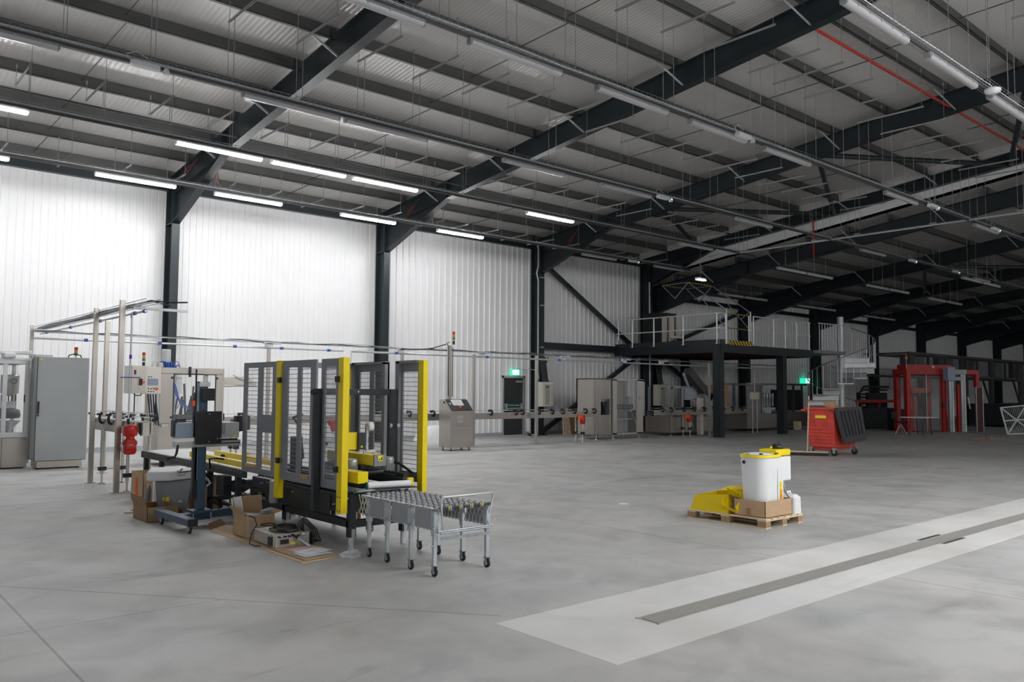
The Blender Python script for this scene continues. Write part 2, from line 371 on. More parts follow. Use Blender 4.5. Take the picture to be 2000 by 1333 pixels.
for i, X in enumerate(FX):
    portal(X, zbn, .48, 21.2, 5.78, 18.06, ['dark steel portal frame overhead near the viewer at the edge of view', 'dark portal frame whose column stands behind the blue labeller stand',
           'dark portal frame whose column stands behind the yellow guarded sealer', 'dark portal frame whose column stands beside the fire exit door'][i], BY)
portal(25.95, lambda y: zbn(y)+.13, .36, 21.2, 5.9, 18.06, 'slim dark frame at the edge of the higher roof beside the pale flashing', BY)
for i, X in enumerate(FO):
    portal(X, zbo, .5, 21.2, 4.80, 17.0, 'dark deep-haunched frame of the lower hall, %s one past the roof step' % ORD[i], BY[:5])
# ------------------------------------------------------------------ purlins
def purlin(x0, x1, Y, z, lab, h=.24):
    b = B().box(x0, x1, Y-.008, Y+.008, z, z+h).box(x0, x1, Y-.065, Y, z, z+.01).box(x0, x1, Y, Y+.065, z+h-.01, z+h).box(x0, x1, Y-.065, Y-.057, z, z+.025)
    o = build(b, 'roof_purlin', 'purlin_steel'); tag(o, lab, 'purlin', group='roof purlins', kind='structure'); return o
k = 0; Y = 21.62; PYS = []
while Y > YR:
    PYS.append(Y)
    nm = 'row %d up from the eaves' % (k+1)
    purlin(XA, XS-.2, Y, zbn(Y)+.485, 'long grey steel purlin under the higher roof, '+nm)
    purlin(XS+.04, XE, Y, zbo(Y)+.51, 'dim grey steel purlin under the lower roof, '+nm)
    k += 1; Y -= 1.425
b = B()
for X in FX:
    for Y in PYS: b.box(X-.10, X+.02, Y-.02, Y+.012, zbn(Y)+.47, zbn(Y)+.71)
for X in FO:
    for Y in PYS: b.box(X-.10, X+.02, Y-.02, Y+.012, zbo(Y)+.50, zbo(Y)+.74)
tag(build(b, 'purlin_cleats', 'machine_black'), 'dark bolted cleats where purlins meet the rafters', 'cleats', kind='structure')
# sag rods at mid bay, roof bracing tubes
mids = [(a+c)/2 for a, c in zip([-5.6]+FX, FX+[25.95])]
for i, X in enumerate(mids):
    b = B()
    for Ya, Yb in zip(PYS, PYS[1:]): b.tube((X, Ya, zbn(Ya)+.62), (X+.02, Yb, zbn(Yb)+.50), .011, 6)
    tag(build(b, 'sag_rod', 'purlin_steel'), 'thin steel sag rod line crossing the purlins in roof bay %d' % (i+1), 'sag rod', kind='structure')
br = [(19.98, 5.8), (25.9, 8.0), (19.98, 10.7), (25.9, 13.3), (19.98, 15.9), (25.9, 18.6)]
for i, ((xa, ya), (xb, yb)) in enumerate(zip(br, br[1:])):
    tag(build(B().tube((xa, ya, zbn(ya)+.15), (xb, yb, zbn(yb)+.15), .07, 10), 'roof_brace', 'dark_steel'), 'dark round bracing tube zigzagging under the roof, number %d from the viewer end' % (i+1), 'bracing', kind='structure')
br = [(33.0, 8.0), (39.4, 10.7), (33.0, 13.3), (39.4, 15.9)]
for i, ((xa, ya), (xb, yb)) in enumerate(zip(br, br[1:])):
    tag(build(B().tube((xa, ya, zbo(ya)+.15), (xb, yb, zbo(yb)+.15), .07, 8), 'roof_brace', 'dark_steel'), 'dark bracing tube under the lower roof, number %d from the ridge side' % (i+1), 'bracing', kind='structure')
for lab, p, q in (('dark diagonal wall brace falling from the haunch to the mezzanine', (20.2, 21.45, 6.2), (25.4, 21.45, 3.2)),
                  ('dark diagonal wall brace rising from the floor beside the exit column', (20.1, 21.45, .08), (25.4, 21.45, 3.0)),
                  ('dark diagonal brace falling to the floor under the mezzanine', (26.9, 21.45, 2.9), (32.6, 21.45, .1)),
                  ('dark diagonal brace rising behind the mezzanine railing', (26.9, 21.45, 3.4), (32.6, 21.45, 5.2))):
    tag(build(B().bar(p, q, .14, .14), 'wall_brace', 'dark_steel'), lab, 'brace', kind='structure')
# ------------------------------------------------------------------ drain
t = thing('floor_drain', 'long narrow slotted steel drain grating set in the pale concrete band', 'drain', (4.4, 3.635, 0))
b = B()
for y0, y1 in ((3.537, 3.549), (3.721, 3.733)): b.box(4.392, 30, y0, y1, -.06, .004)
b.box(4.392, 4.402, 3.537, 3.733, -.06, .004)
for x in range(5, 30): b.box(x*1.0-.004, x*1.0+.004, 3.549, 3.721, -.04, .004)
build(b, 'drain_frame', 'drain_steel', t)
b = B(); x = 4.43
while x < 30:
    b.box(x, x+.012, 3.556, 3.714, -.015, .003); x += .022 if x < 16 else .044
b.box(4.41, 30, 3.556, 3.562, -.02, .003).box(4.41, 30, 3.708, 3.714, -.02, .003)
build(b, 'grating', 'drain_steel', t)
build(B().box(4.4, 30, 3.54, 3.73, -.05, -.035), 'channel', 'guard_grey', t)
for x0 in (9.0,):
    build(B().box(x0, x0+.55, 3.49, 3.535, -.03, .003).box(x0, x0+.55, 3.735, 3.78, -.03, .003), 'access_cover', 'stainless', t)
# ------------------------------------------------------------------ fire exit door
dr = thing('door_1', 'dark grey fire exit door with green push-bar notice in the white wall', 'door', (19.0, YW, 0), kind='structure')
build(B().box(18.5, 18.56, YW-.04, YW+.1, 0, 2.1).box(19.49, 19.55, YW-.04, YW+.1, 0, 2.1).box(18.5, 19.55, YW-.04, YW+.1, 2.02, 2.1), 'door_frame', 'alu', dr)
build(B().box(18.56, 19.49, YW+.02, YW+.06, .01, 2.02), 'door_leaf', 'door_grey', dr)
pb = build(B().box(18.62, 19.44, YW-.07, YW-.02, .93, .97).box(18.62, 18.68, YW-.09, YW+.02, .88, 1.12).box(19.38, 19.44, YW-.09, YW+.02, .88, 1.12), 'push_bar', 'alu', dr)
nt_ = build(B().box(18.7, 19.33, YW+.012, YW+.02, 1.0, 1.13), 'push_notice', 'green', dr)
text('Push bar to open', .075, 'notice_lettering', 'white_plastic', nt_, (19.05, YW+.008, 1.06), (math.pi/2, 0, 0))
build(B().box(19.15, 19.42, YW-.05, YW+.02, 1.86, 1.93), 'door_closer', 'alu', dr)
es = thing('exit_sign', 'glowing green and white exit sign above the fire door', 'exit sign', (19.02, 21.6, 2.12))
build(B().box(18.84, 19.2, 21.6, 21.68, 2.12, 2.32), 'sign_box', 'exit_green', es, bev=.01)
f = build(B().box(18.86, 19.14, 21.592, 21.6, 2.14, 2.30), 'lit_face', 'exit_on', es)
build(B().path([(18.95, 21.66, 2.32), (18.95, 21.66, 2.36), (19.7, 21.62, 2.34), (19.8, 21.3, 2.3), (19.8, 21.25, 2.0)], .012), 'conduit', 'alu', es)
# ================================================================== LIGHTING ROWS
def batten(x, y, z, label, group, state):
    t = thing('light_batten', label, 'ceiling light', (x+.87, y, z), group)
    L = 1.74
    build(B().box(x+.02, x+L-.02, y-.06, y+.06, z+.05, z+.10), 'housing', 'lamp_housing' if state == 'off' else 'white_plastic', t, bev=.012)
    pr = [(y+.062*math.cos(a), z+.055-.05*math.sin(a)) for a in [math.pi*i/8 for i in range(9)]]
    b = B().prism(pr, 'x', x+.03, x+L-.03)
    build(b, 'diffuser', {'on': 'lamp_on', 'off': 'lamp_cover', 'back': 'lamp_on_back', 'far': 'lamp_fill_far'}[state], t)
    for xx in (x, x+L-.035): build(B().box(xx, xx+.035, y-.05, y+.05, z+.015, z+.10), 'end_cap', 'lamp_housing' if state == 'off' else 'white_plastic', t, bev=.01)
    if state == 'off' and x < 22:
        for i in range(5): build(B().box(x+.25+i*.31, x+.27+i*.31, y-.066, y+.066, z+.04, z+.075), 'clip', 'galv', t)
    if z < 6: build(B().tube((x+.5, y, z+.1), (x+.5, y, zbo(y)+.78), .006, 5), 'drop_rod', 'rod_steel', t); build(B().tube((x+1.3, y, z+.1), (x+1.3, y, zbo(y)+.78), .006, 5), 'drop_rod', 'rod_steel', t)
    return t
ROWY = [19.28, 15.75, 12.45, 8.47, 4.57]
rname = ['first row out from the white wall', 'second row out from the white wall', 'third row out from the white wall', 'fourth row out from the white wall', 'fifth row out from the white wall']
rows = [
  [(4.65, 'on'), (7.28, 'on'), (10.68, 'on'), (13.85, 'on'), (19.95, 'off'), (23.8, 'off')],
  [(5.18, 'on'), (7.1, 'on'), (9.0, 'on'), (14.2, 'on'), (20.7, 'off')],
  [(.76, 'off'), (5.1, 'off'), (6.94, 'off'), (10.57, 'off'), (13.5, 'off'), (18.85, 'off'), (25.95, 'off'), (35.6, 'off'), (45, 'off')],
  [(4.1, 'off'), (6.57, 'off'), (9.08, 'off'), (11.42, 'off'), (13.75, 'off'), (18.9, 'off'), (24.4, 'off'), (32, 'off')],
  [(9.2, 'off'), (11.6, 'off'), (13.93, 'off')]]
for r, lst in enumerate(rows):
    for i, (x, st) in enumerate(lst):
        batten(x, ROWY[r], 6.2, '%s white strip light, number %d along the %s' % ('lit' if st == 'on' else 'unlit', i+1, rname[r]), 'strip lights in the '+rname[r], st)
for i, (x, y) in enumerate([(1.3, 19.28), (1.0, 15.75)]+[(xx, yy) for yy in (.7, -3.1, -6.9) for xx in (4.6, 7.0, 9.4, 11.8, 14.2)]+[(xx, yy) for yy in (-6.9, -10.8) for xx in (20, 26, 32, 38, 44, 50, 56)]):
    batten(x, y, 6.2, 'lit white strip light out of view, one of those beside the viewer and those added to light the far wall', 'strip lights beside the viewer', 'far' if x > 17 else 'back')  # the far ones are unseen lamps added to lift the far wall
for i, (x, y, z) in enumerate([(24.0, 14.31, 5.6), (30.3, 14.32, 5.6), (36.3, 14.5, 5.6), (28.2, 19.5, 5.55), (34.5, 19.6, 5.55), (41, 19.6, 5.5), (30.7, 11.1, 5.6)]):
    batten(x, y, z, 'dim unlit strip light under the lower roof, one end of pair %d' % (i+1), 'paired unlit lights of the lower hall', 'off')
    batten(x+1.86, y, z, 'dim unlit strip light under the lower roof, other end of pair %d' % (i+1), 'paired unlit lights of the lower hall', 'off')
# cable trays above the light rows
def tray(y, x0, x1, z, label, w=.2, cab=3, red=False, d=.05, step=.12):
    t = thing('cable_tray', label, 'cable tray', ((x0+x1)/2, y, z))
    b = B()
    for yy, zz in ((y-w/2, z+d), (y-w/2, z), (y, z), (y+w/2, z), (y+w/2, z+d)): b.box(x0, x1, yy-.0025, yy+.0025, zz-.0025, zz+.0025)
    x = x0
    while x < x1:
        b.box(x-.002, x+.002, y-w/2, y+w/2, z-.0045, z); b.box(x-.002, x+.002, y-w/2-.002, y-w/2+.002, z, z+d); b.box(x-.002, x+.002, y+w/2-.002, y+w/2+.002, z, z+d)
        x += step if x < 20 else step*2
    build(b, 'wire_basket', 'galv', t)
    for c in range(cab):
        pts = []; x = x0; o = (c-(cab-1)/2)*.035
        while x <= x1+.01: pts.append((x, y+o+random.uniform(-.012, .012), z+.012+random.uniform(0, .006))); x += .9
        build(B().path(pts, .009, 5), 'cable', 'cable_red' if red and c % 2 else ('white_plastic' if c == 0 else 'galv_light'), t)
    build(B().box(x0, x1, y-.014, y+.014, z-.055, z-.006), 'channel_rail', 'purlin_steel', t)
    return t
tray(ROWY[0], XA, 26.0, 6.36, 'wire cable tray over the first light row beside the white wall', w=.15, cab=5, red=True)
tray(ROWY[1], XA, 25.0, 6.36, 'dark slim cable tray over the second row of lights', w=.12, cab=3)
tray(ROWY[2], XA, 50.0, 6.36, 'wire cable tray over the third row of unlit lights', w=.22, cab=4)
tray(ROWY[3], XA, 45.0, 6.36, 'bluish wire cable tray over the fourth row of unlit lights', w=.22, cab=4)
tray(ROWY[4], XA, 40.0, 6.36, 'wide wire cable tray over the fifth row of lights, closest overhead', w=.25, cab=4)
# suspended strut hangers
def hanger(x, y0, y1, zb, yt, label, group):
    t = thing('strut_hanger', label, 'hanger', (x, (y0+y1)/2, zb), group)
    b = B().box(x-.014, x+.014, y0, y1, zb+.026, zb+.03).box(x-.014, x-.011, y0, y1, zb, zb+.03).box(x+.011, x+.014, y0, y1, zb, zb+.03)
    yy = y0+.03
    while yy < y1-.03: b.box(x-.009, x+.009, yy, yy+.028, zb+.0245, zb+.0255); yy += .05
    build(b, 'strut_channel', 'strut', t)
    for y in (y0+.04, y1-.04):
        top = (zbn(y)+.5) if x < XS else (zbo(y)+.55)
        build(B().tube((x, y, zb), (x, y, top), .005, 6).box(x-.012, x+.012, y-.012, y+.012, top-.09, top-.02), 'upper_rod', 'rod_steel', t)
    for y in yt: build(B().tube((x, y, 6.36), (x, y, zb+.05), .005, 6, cap=False), 'drop_rod', 'rod_steel', t)
    return t
SP = 1.175
def hrow(x0, n, y0, y1, zb, yt, name):
    src = hanger(x0, y0, y1, zb, yt, 'thin galvanised hanger bar with paired rods over the '+name, 'hangers over the '+name)
    for i in range(1, n):
        dx = SP*i
        if any(abs(x0+dx-X) < .16 for X in FX): dx += .3
        cp(src, (dx, 0, 0))
hrow(.6-1.2, 22, 18.85, 20.15, 6.46, (19.2, 19.37), rname[0])
hrow(2.73-4.7, 24, 15.62, 17.05, 7.08, (15.69, 15.81), rname[1])
hrow(1.38-1.175, 22, 11.15, 12.58, 7.40, (12.33, 12.56), rname[2])
hrow(.28, 22, 7.15, 8.62, 7.70, (8.36, 8.58), rname[3])
hrow(.28, 22, 3.25, 4.72, 8.05, (4.44, 4.70), rname[4])
# old part hangers
for (yy, zt, nm) in ((12.45, 6.36, 'third'), (8.47, 6.36, 'fourth')):
    src = None
    for i in range(9):
        x = 27.2+i*1.6
        t = thing('hanger_rod', 'thin rod pair holding the %s tray in the lower hall' % nm, 'hanger', (x, yy, 6.36), 'rods of the %s tray in the lower hall' % nm)
        for y in (yy-.1, yy+.1): build(B().tube((x, y, zt), (x, y, zbo(y)+.6), .006, 5), 'drop_rod', 'rod_steel', t)
# thin pipe along hanger ends, sprinkler pipe
tag(build(B().tube((XA, 17.1, 7.03), (19.6, 17.1, 7.03), .022, 8), 'conduit_pipe', 'machine_black'), 'thin dark conduit running under the hanger bars of the second light row', 'pipe')
t = thing('sprinkler_pipe', 'thin red sprinkler pipe clipped below a purlin with a red drop', 'pipe', (20, 7.35, 8.2))
build(B().tube((13.5, 7.35, 8.22), (25.7, 7.35, 8.22), .03, 8), 'pipe_run', 'red_pipe', t)
build(B().path([(25.7, 7.35, 8.22), (25.78, 7.35, 8.1), (25.78, 7.35, 6.4)], .03, 8), 'pipe_drop', 'red_pipe', t)
t = thing('sprinkler_riser', 'short red vertical pipe at the roof step over the third light row', 'pipe', (25.6, 13.9, 6.2))
build(B().tube((25.6, 13.9, 6.15), (25.6, 13.9, 7.4), .035, 8), 'riser', 'red_pipe', t)
t = thing('suspended_pipe', 'long pale pipe hanging across the hall below the roof step', 'pipe', (24, 10, 6.33))
build(B().tube((24, 17.0, 6.34), (24, 2.0, 6.34), .035, 8), 'pipe_run', 'galv_light', t)
for y in (15.5, 13, 11.6, 9.4, 7.2, 5.5):
    for d in (-.07, .07): build(B().tube((24, y+d, 6.34), (24, y+d, zbn(y)+.5), .006, 5), 'drop_rod', 'rod_steel', t)
    build(B().box(23.95, 24.05, y-.09, y+.09, 6.37, 6.40), 'pipe_clamp', 'galv_light', t)
# emergency light units on the trays
for i, (x, y) in enumerate([(3.6, 12.35), (15.6, 12.35), (12.9, 8.35), (21.3, 8.35), (22.5, 19.2), (29.6, 12.35), (33.5, 12.35), (25.6, 8.35)]):
    t = thing('emergency_light', 'small white emergency light box with green lamp, number %d, hung on a cable tray' % (i+1), 'emergency light', (x, y, 6.22), 'emergency light boxes')
    build(B().box(x-.2, x+.2, y-.06, y+.06, 6.24, 6.32), 'unit_body', 'white_plastic', t, bev=.015)
    build(B().lathe((x+.3, y, 6.22), [(.045, 0), (.05, .03), (.03, .09)], 12), 'spot_lamp', 'white_plastic', t)
    build(B().lathe((x+.28, y-.05, 6.26), [(.012, 0), (.012, .02)], 8), 'status_lamp', 'led_green' if i > 0 and i != 2 else 'white_plastic', t)
    build(B().path([(x-.2, y, 6.3), (x-.25, y+.02, 6.4), (x-.1, y+.05, 6.48), (x+.05, y+.03, 6.4)], .008, 5), 'flex', 'white_plastic', t)
t = thing('sensor_disc', 'round white smoke detector disc below the fifth row tray', 'detector', (13.72, 4.45, 6.22))
build(B().lathe((13.72, 4.45, 6.2), [(.05, 0), (.11, .03), (.12, .07), (.06, .1)], 20), 'detector_body', 'white_plastic', t)
t = thing('hanging_lamp', 'small bright cool white lamp in front of the roof step flashing', 'lamp', (23.6, 17.0, 5.55))
build(B().box(23.35, 23.85, 17.0, 17.12, 5.50, 5.56), 'lamp_body', 'white_plastic', t)
build(B().box(23.37, 23.83, 16.98, 17.1, 5.47, 5.50), 'lamp_face', 'led_white', t)
build(B().tube((23.6, 17.06, 5.56), (23.6, 17.06, 7.76), .008), 'drop_rod', 'rod_steel', t)
# drooping red and white cables at the rafters beside row one
for i, X in enumerate(FX[1:]):
    t = thing('cable_loop', 'bundle of red and black cables bending over the '+['rafter behind the blue stand', 'rafter behind the yellow guarded sealer', 'rafter over the fire exit'][i], 'cables', (X-.3, 19.3, 6.4))
    for c in range(4):
        o = c*.035
        build(B().path([(X-1.0, 19.3+o, 6.38), (X-.55, 19.32+o, 6.42), (X-.3-o, 19.35, 6.75), (X-.18, 19.2+o, 7.1-o)], .011, 5), 'cable', 'cable_red' if c % 2 else 'black', t)
    for c in range(4):
        o = c*.03
        build(B().path([(X+.12+o, 19.1, 6.9), (X+.2+o, 19.2, 6.6), (X+.4, 19.28+o, 6.42), (X+1.0, 19.3+o, 6.39)], .011, 5), 'cable', 'cable_red' if c % 2 else 'galv', t)
tag(build(B().path([(19.55, 21.12, 6.9), (19.62, 21.12, 6.6), (19.62, 21.12, 6.0), (19.52, 21.1, 5.75), (19.62, 21.12, 5.5), (19.62, 21.12, .1)], .025, 8), 'column_conduit', 'galv_light'), 'pale cable conduit snaking down the column beside the fire exit', 'pipe')
tag(build(B().tube((25.75, 21.1, .1), (25.75, 21.1, 6.0), .03, 10), 'rain_pipe', 'galv_light'), 'pale vertical pipe on the column beside the second beige wall box', 'pipe')
# ================================================================== MACHINES NEAR THE VIEWER
def caster(par, x, y, z, r=.045, brake=True, name='caster'):
    f = build(B().box(x-.022, x+.022, y-.03, y+.03, z-.012, z).box(x-.02, x-.014, y-.02, y+.045, r*.9, z-.01).box(x+.014, x+.02, y-.02, y+.045, r*.9, z-.01).tube((x-.022, y+.02, r), (x+.022, y+.02, r), .008), name, 'galv', par)
    R = WLOC[par.name]; WLOC[f.name] = R
    w_ = build(B().lathe((x-.013, y+.02, r), [(r*.55, 0), (r, .004), (r, .022), (r*.55, .026)], 16, 'x'), 'wheel', 'rubber', f)
    build(B().lathe((x-.0145, y+.02, r), [(r*.5, 0), (r*.5, .029)], 12, 'x'), 'wheel_hub', 'galv_light', f)
    if brake: build(B().bar((x, y-.02, z-.03), (x, y-.075, z-.012), .035, .008), 'brake_pedal', 'black', f)
    return f
# ---- case sealer
cs = thing('case_sealer', 'black carton sealing machine inside grey and yellow guard doors', 'packing machine', (4.39, 8.2, 0))
b = B()
for x in (4.09, 4.69):
    b.box(x-.035, x+.035, 7.05, 9.35, .22, .29)
for y in (7.05, 8.2, 9.32): b.box(4.09, 4.69, y-.03, y+.03, .22, .29)
for x in (4.09, 4.69):
    b.box(x-.03, x+.03, 7.05, 9.35, .36, .40)
build(b, 'base_frame', 'machine_black', cs)
for x in (4.09, 4.69):
    for y in (7.05, 8.45, 9.30):
        lg = build(B().box(x-.035, x+.035, y-.035, y+.035, .13, .42), 'leg', 'machine_black', cs)
        build(B().tube((x, y, .005), (x, y, .16), .028, 12), 'leveling_foot', 'galv_light', lg)
        build(B().box(x-.02, x+.02, y-.045, y-.036, .13, .21), 'leg_plate', 'galv', lg)
b = B().box(4.06, 4.72, 7.02, 9.30, .40, .535); b.box(4.045, 4.06, 7.4, 8.9, .30, .5)
build(b, 'bed_body', 'machine_black', cs, bev=.008)
b = B()
for i in range(26): b.tube((4.13, 7.08+i*.088, .555), (4.66, 7.08+i*.088, .555), .02, 10)
build(b, 'bed_rollers', 'galv', cs)
b = B()
for (y, z) in ((7.06, .50), (7.1, .44), (7.2, .47), (7.32, .42), (8.2, .46), (8.6, .44), (9.0, .48)): b.tube((4.03, y, z), (4.062, y, z), .008, 8)
for (x, z) in ((4.18, .515), (4.21, .51), (4.24, .515), (4.2, .45), (4.24, .435)): b.tube((x, 7.01, z), (x, 7.03, z), .008, 8)
build(b, 'bolt_heads', 'galv_light', cs)
# side masts and gantry
for x, nm in ((3.90, 0), (4.78, 1)):
    build(B().box(x-.04, x+.04, 7.40, 7.455, .36 if nm == 0 else .5, 1.565), 'mast', 'machine_black', cs, bev=.006)
build(B().tube((3.86, 7.40, 1.53), (3.80, 7.33, 1.53), .022, 10).lathe((3.80, 7.33, 1.53), [(.028, -.012), (.028, .012)], 10, 'x'), 'mast_handle', 'black', cs)
build(B().box(3.9, 4.83, 7.41, 7.47, 1.50, 1.565), 'gantry_beam', 'machine_black', cs, bev=.005)
build(B().tube((4.35, 7.40, 1.535), (4.35, 7.41, 1.535), .009).tube((4.76, 7.40, 1.535), (4.76, 7.41, 1.535), .009).tube((4.73, 7.37, 1.18), (4.73, 7.38, 1.18), .022, 10).tube((4.83, 7.37, 1.18), (4.83, 7.38, 1.18), .022, 10), 'gantry_bolts', 'galv_light', cs)
build(B().box(4.70, 4.715, 7.36, 7.40, .56, 1.5), 'slide_slot', 'black', cs)
# side belt drives
for sx, yf in ((4.15, 6.92), (4.66, 6.92)):
    d = build(B().box(sx-.06, sx+.06, yf+.01, 8.7, .625, .675).box(sx-.07, sx+.10, yf+.15, 8.6, .655, .70), 'belt_drive', 'machine_black', cs, bev=.006)
    out = -1 if sx < 4.4 else 1
    build(B().box(sx-.085 if out < 0 else sx-.02, sx+.03 if out < 0 else sx+.05, yf-.02, yf+.42 if out < 0 else yf+.03, .60 if out > 0 else .655, .675 if out > 0 else .765), 'drive_cover', 'yellow', d, bev=.004)
    build(B().box(sx-.02*out-.03, sx-.02*out+.03, yf+.02, 8.7, .60, .72), 'belt', 'rubber', d)
for x, y in ((4.235, 7.30), (4.68, 7.32)):
    mt = build(B().lathe((x, y, .69), [(.048, 0), (.048, .11)], 20), 'motor', 'galv', cs)
    bb = B()
    for i in range(20):
        a = 2*math.pi*i/20; bb.obox((x+.053*math.cos(a), y+.053*math.sin(a), .742), .014, .003, .10, Matrix.Rotation(a, 3, 'Z'))
    build(bb, 'cooling_fins', 'galv_light', mt)
    build(B().lathe((x, y, .795), [(.052, 0), (.054, .035), (.046, .062), (.02, .066)], 20), 'motor_cap', 'galv_light', mt)
# tape head
hd = build(B().box(4.33, 4.475, 7.07, 8.0, .80, .905), 'tape_head', 'yellow', cs, bev=.004)
build(B().box(4.335, 4.47, 7.045, 7.07, .795, .91), 'head_face', 'guard_grey', hd)
lb = build(B().box(4.375, 4.43, 7.04, 7.046, .845, .90), 'warning_label', 'yellow_label', hd)
build(B().prism([(4.383, .855), (4.40, .855), (4.3915, .873)], 'y', 7.037, 7.041).box(4.41, 4.422, 7.037, 7.041, .853, .885), 'label_mark', 'black', hd)
b = B().box(4.28, 4.52, 7.2, 7.9, .70, .80).box(4.2, 4.62, 7.5, 7.62, .72, .78)
for i in range(5): b.tube((4.30, 7.15+i*.13, .73), (4.50, 7.15+i*.13, .73), .022, 10)
build(b, 'tape_mechanism', 'machine_black', cs)
build(B().bar((4.39, 7.3, .91), (4.39, 7.3, 1.19), .012, .035, (0, 1, 0)).bar((4.36, 7.3, .92), (4.50, 7.3, .93), .02, .03), 'roll_bracket', 'galv_light', cs)
build(B().lathe((4.40, 7.3, 1.18), [(.022, 0), (.048, 0), (.048, .055), (.022, .055)], 20, 'x'), 'tape_roll', 'white_plastic', cs)
build(B().lathe((4.396, 7.3, 1.18), [(.022, 0), (.022, .06)], 14, 'x'), 'roll_core', 'brass', cs)
bx = build(B().box(4.255, 4.33, 7.22, 7.34, .955, 1.125), 'control_box', 'machine_black', cs, bev=.004)
build(B().box(4.10, 4.255, 7.25, 7.34, .955, 1.125), 'box_cover', 'yellow', bx)
build(B().prism([(4.275, .975), (4.305, .975), (4.29, 1.0)], 'y', 7.214, 7.219), 'warning_triangle', 'yellow_label', bx)
build(B().path([(4.72, 7.3, .80), (4.76, 7.25, .79), (4.79, 7.15, .74), (4.80, 7.05, .70)], .014).path([(4.2, 8.3, .8), (4.1, 8.2, 1.15), (4.05, 8.25, 1.25), (4.2, 8.35, 1.28)], .015), 'cable_hose', 'black', cs)
build(B().box(4.02, 4.10, 8.12, 8.25, .62, 1.05), 'drive_housing', 'machine_black', cs)
build(B().lathe((4.02, 8.62, .30), [(.05, 0), (.055, .05), (.05, .1), (.05, .24)], 14), 'feed_motor', 'grey_plastic', cs)
build(B().box(4.045, 4.06, 7.2, 7.24, .42, .50), 'air_fitting', 'galv_light', cs)
build(B().lathe((4.45, 7.35, .13), [(.03, 0), (.035, .01), (.035, .05), (.03, .06)], 16, 'x').tube((4.35, 7.35, .16), (4.35, 7.35, .4), .02), 'pneumatic_roller', 'brass', cs)
# guards: YZ panels
def guard(x, y0, y1, z0, z1, cuts, parent, name='guard_door', pane=False, th=.02):
    """grey sheet panel with mesh windows: cuts = [(ya,yb,za,zb)]"""
    ys = sorted({y0, y1, *[c for q in cuts for c in q[:2]]}); zs = sorted({z0, z1, *[c for q in cuts for c in q[2:]]})
    b = B()
    for ya, yb in zip(ys, ys[1:]):
        for za, zb in zip(zs, zs[1:]):
            my, mz = (ya+yb)/2, (za+zb)/2
            if not any(q[0] < my < q[1] and q[2] < mz < q[3] for q in cuts): b.box(x-th/2, x+th/2, ya, yb, za, zb)
    g = build(b, name, 'guard_grey', parent); WLOC[g.name] = WLOC[parent.name]
    m = B()
    for (ya, yb, za, zb) in cuts:
        z = za+.03
        while z < zb: m.box(x-.003, x+.003, ya-.004, yb+.004, z-.0028, z+.0028); z += .048
        y = ya+.012
        while y < yb: m.box(x-.0006, x+.0006, y-.0006, y+.0006, za, zb); y += .014
    build(m, 'wire_mesh', 'guard_grey', g)
    if pane: build(B().box(x+.004, x+.006, y0+.04, y1-.04, z0+.04, z1-.04), 'guard_pane', 'guard_pane', g)
    return g
Z0, Z1 = .60, 1.862
GX = 3.95
g1 = guard(GX, 8.435, 9.33, Z0, Z1, [(8.55, 8.82, .66, 1.07), (8.55, 8.82, 1.27, 1.80), (8.93, 9.24, .69, 1.80)], cs)
g2 = guard(GX, 7.54, 8.31, Z0-.01, Z1, [(7.66, 7.87, .68, 1.79), (7.95, 8.18, .68, 1.79)], cs)
g3 = guard(GX, 7.06, 7.43, Z0-.01, Z1, [(7.13, 7.36, .67, 1.79)], cs, pane=True)
build(B().box(GX-.013, GX+.013, 8.94, 9.23, .665, .70), 'maker_strip', 'brass', g1)
build(B().box(GX-.013, GX+.013, 7.68, 7.85, .64, .675), 'maker_strip', 'brass', g2)
def ypost(x0, x1, y0, y1, z0, z1):
    p = build(B().box(x0, x1, y0, y1, z0, z1), 'yellow_post', 'yellow', cs, bev=.003); WLOC[p.name] = WLOC[cs.name]
    return p
p1 = ypost(3.925, 3.995, 6.965, 7.06, .372, 1.868)
p2 = ypost(3.925, 3.985, 8.32, 8.43, .385, 1.868)
p3 = ypost(4.86, 4.92, 6.97, 7.06, .465, 1.868)
p4 = ypost(4.86, 4.92, 8.40, 8.48, .50, 1.865)
for p, y in ((p1, 7.06), (p2, 8.33)):
    for z in (.79, 1.655): build(B().box(3.90, 3.93, y-.03, y+.03, z-.03, z+.03), 'hinge', 'black', p, bev=.004)
build(B().tube((3.92, 6.985, .40), (3.926, 6.985, .40), .006).tube((3.92, 7.03, .40), (3.926, 7.03, .40), .006).tube((3.92, 6.985, .53), (3.926, 6.985, .53), .006).tube((3.92, 7.03, .53), (3.926, 7.03, .53), .006), 'post_screws', 'black', p1)
g4 = guard(4.89, 7.06, 7.47, .60, 1.86, [(7.10, 7.385, .70, 1.75)], cs)
g5 = guard(4.89, 7.68, 8.40, .60, 1.86, [(7.80, 7.97, .70, 1.76), (8.06, 8.28, .70, 1.76)], cs)
build(B().box(4.84, 4.90, 7.06, 7.47, 1.84, 1.87).box(4.84, 4.90, 7.40, 7.47, .6, 1.86), 'door_rim', 'guard_grey', g4)
build(B().box(4.84, 4.90, 7.68, 8.40, 1.84, 1.87).box(4.84, 4.90, 7.68, 7.74, .6, 1.86).box(4.84, 4.90, 8.34, 8.40, .6, 1.86), 'door_rim', 'guard_grey', g5)
build(B().box(4.0, 4.86, 8.40, 8.46, 1.80, 1.86), 'top_rail', 'guard_grey', cs)
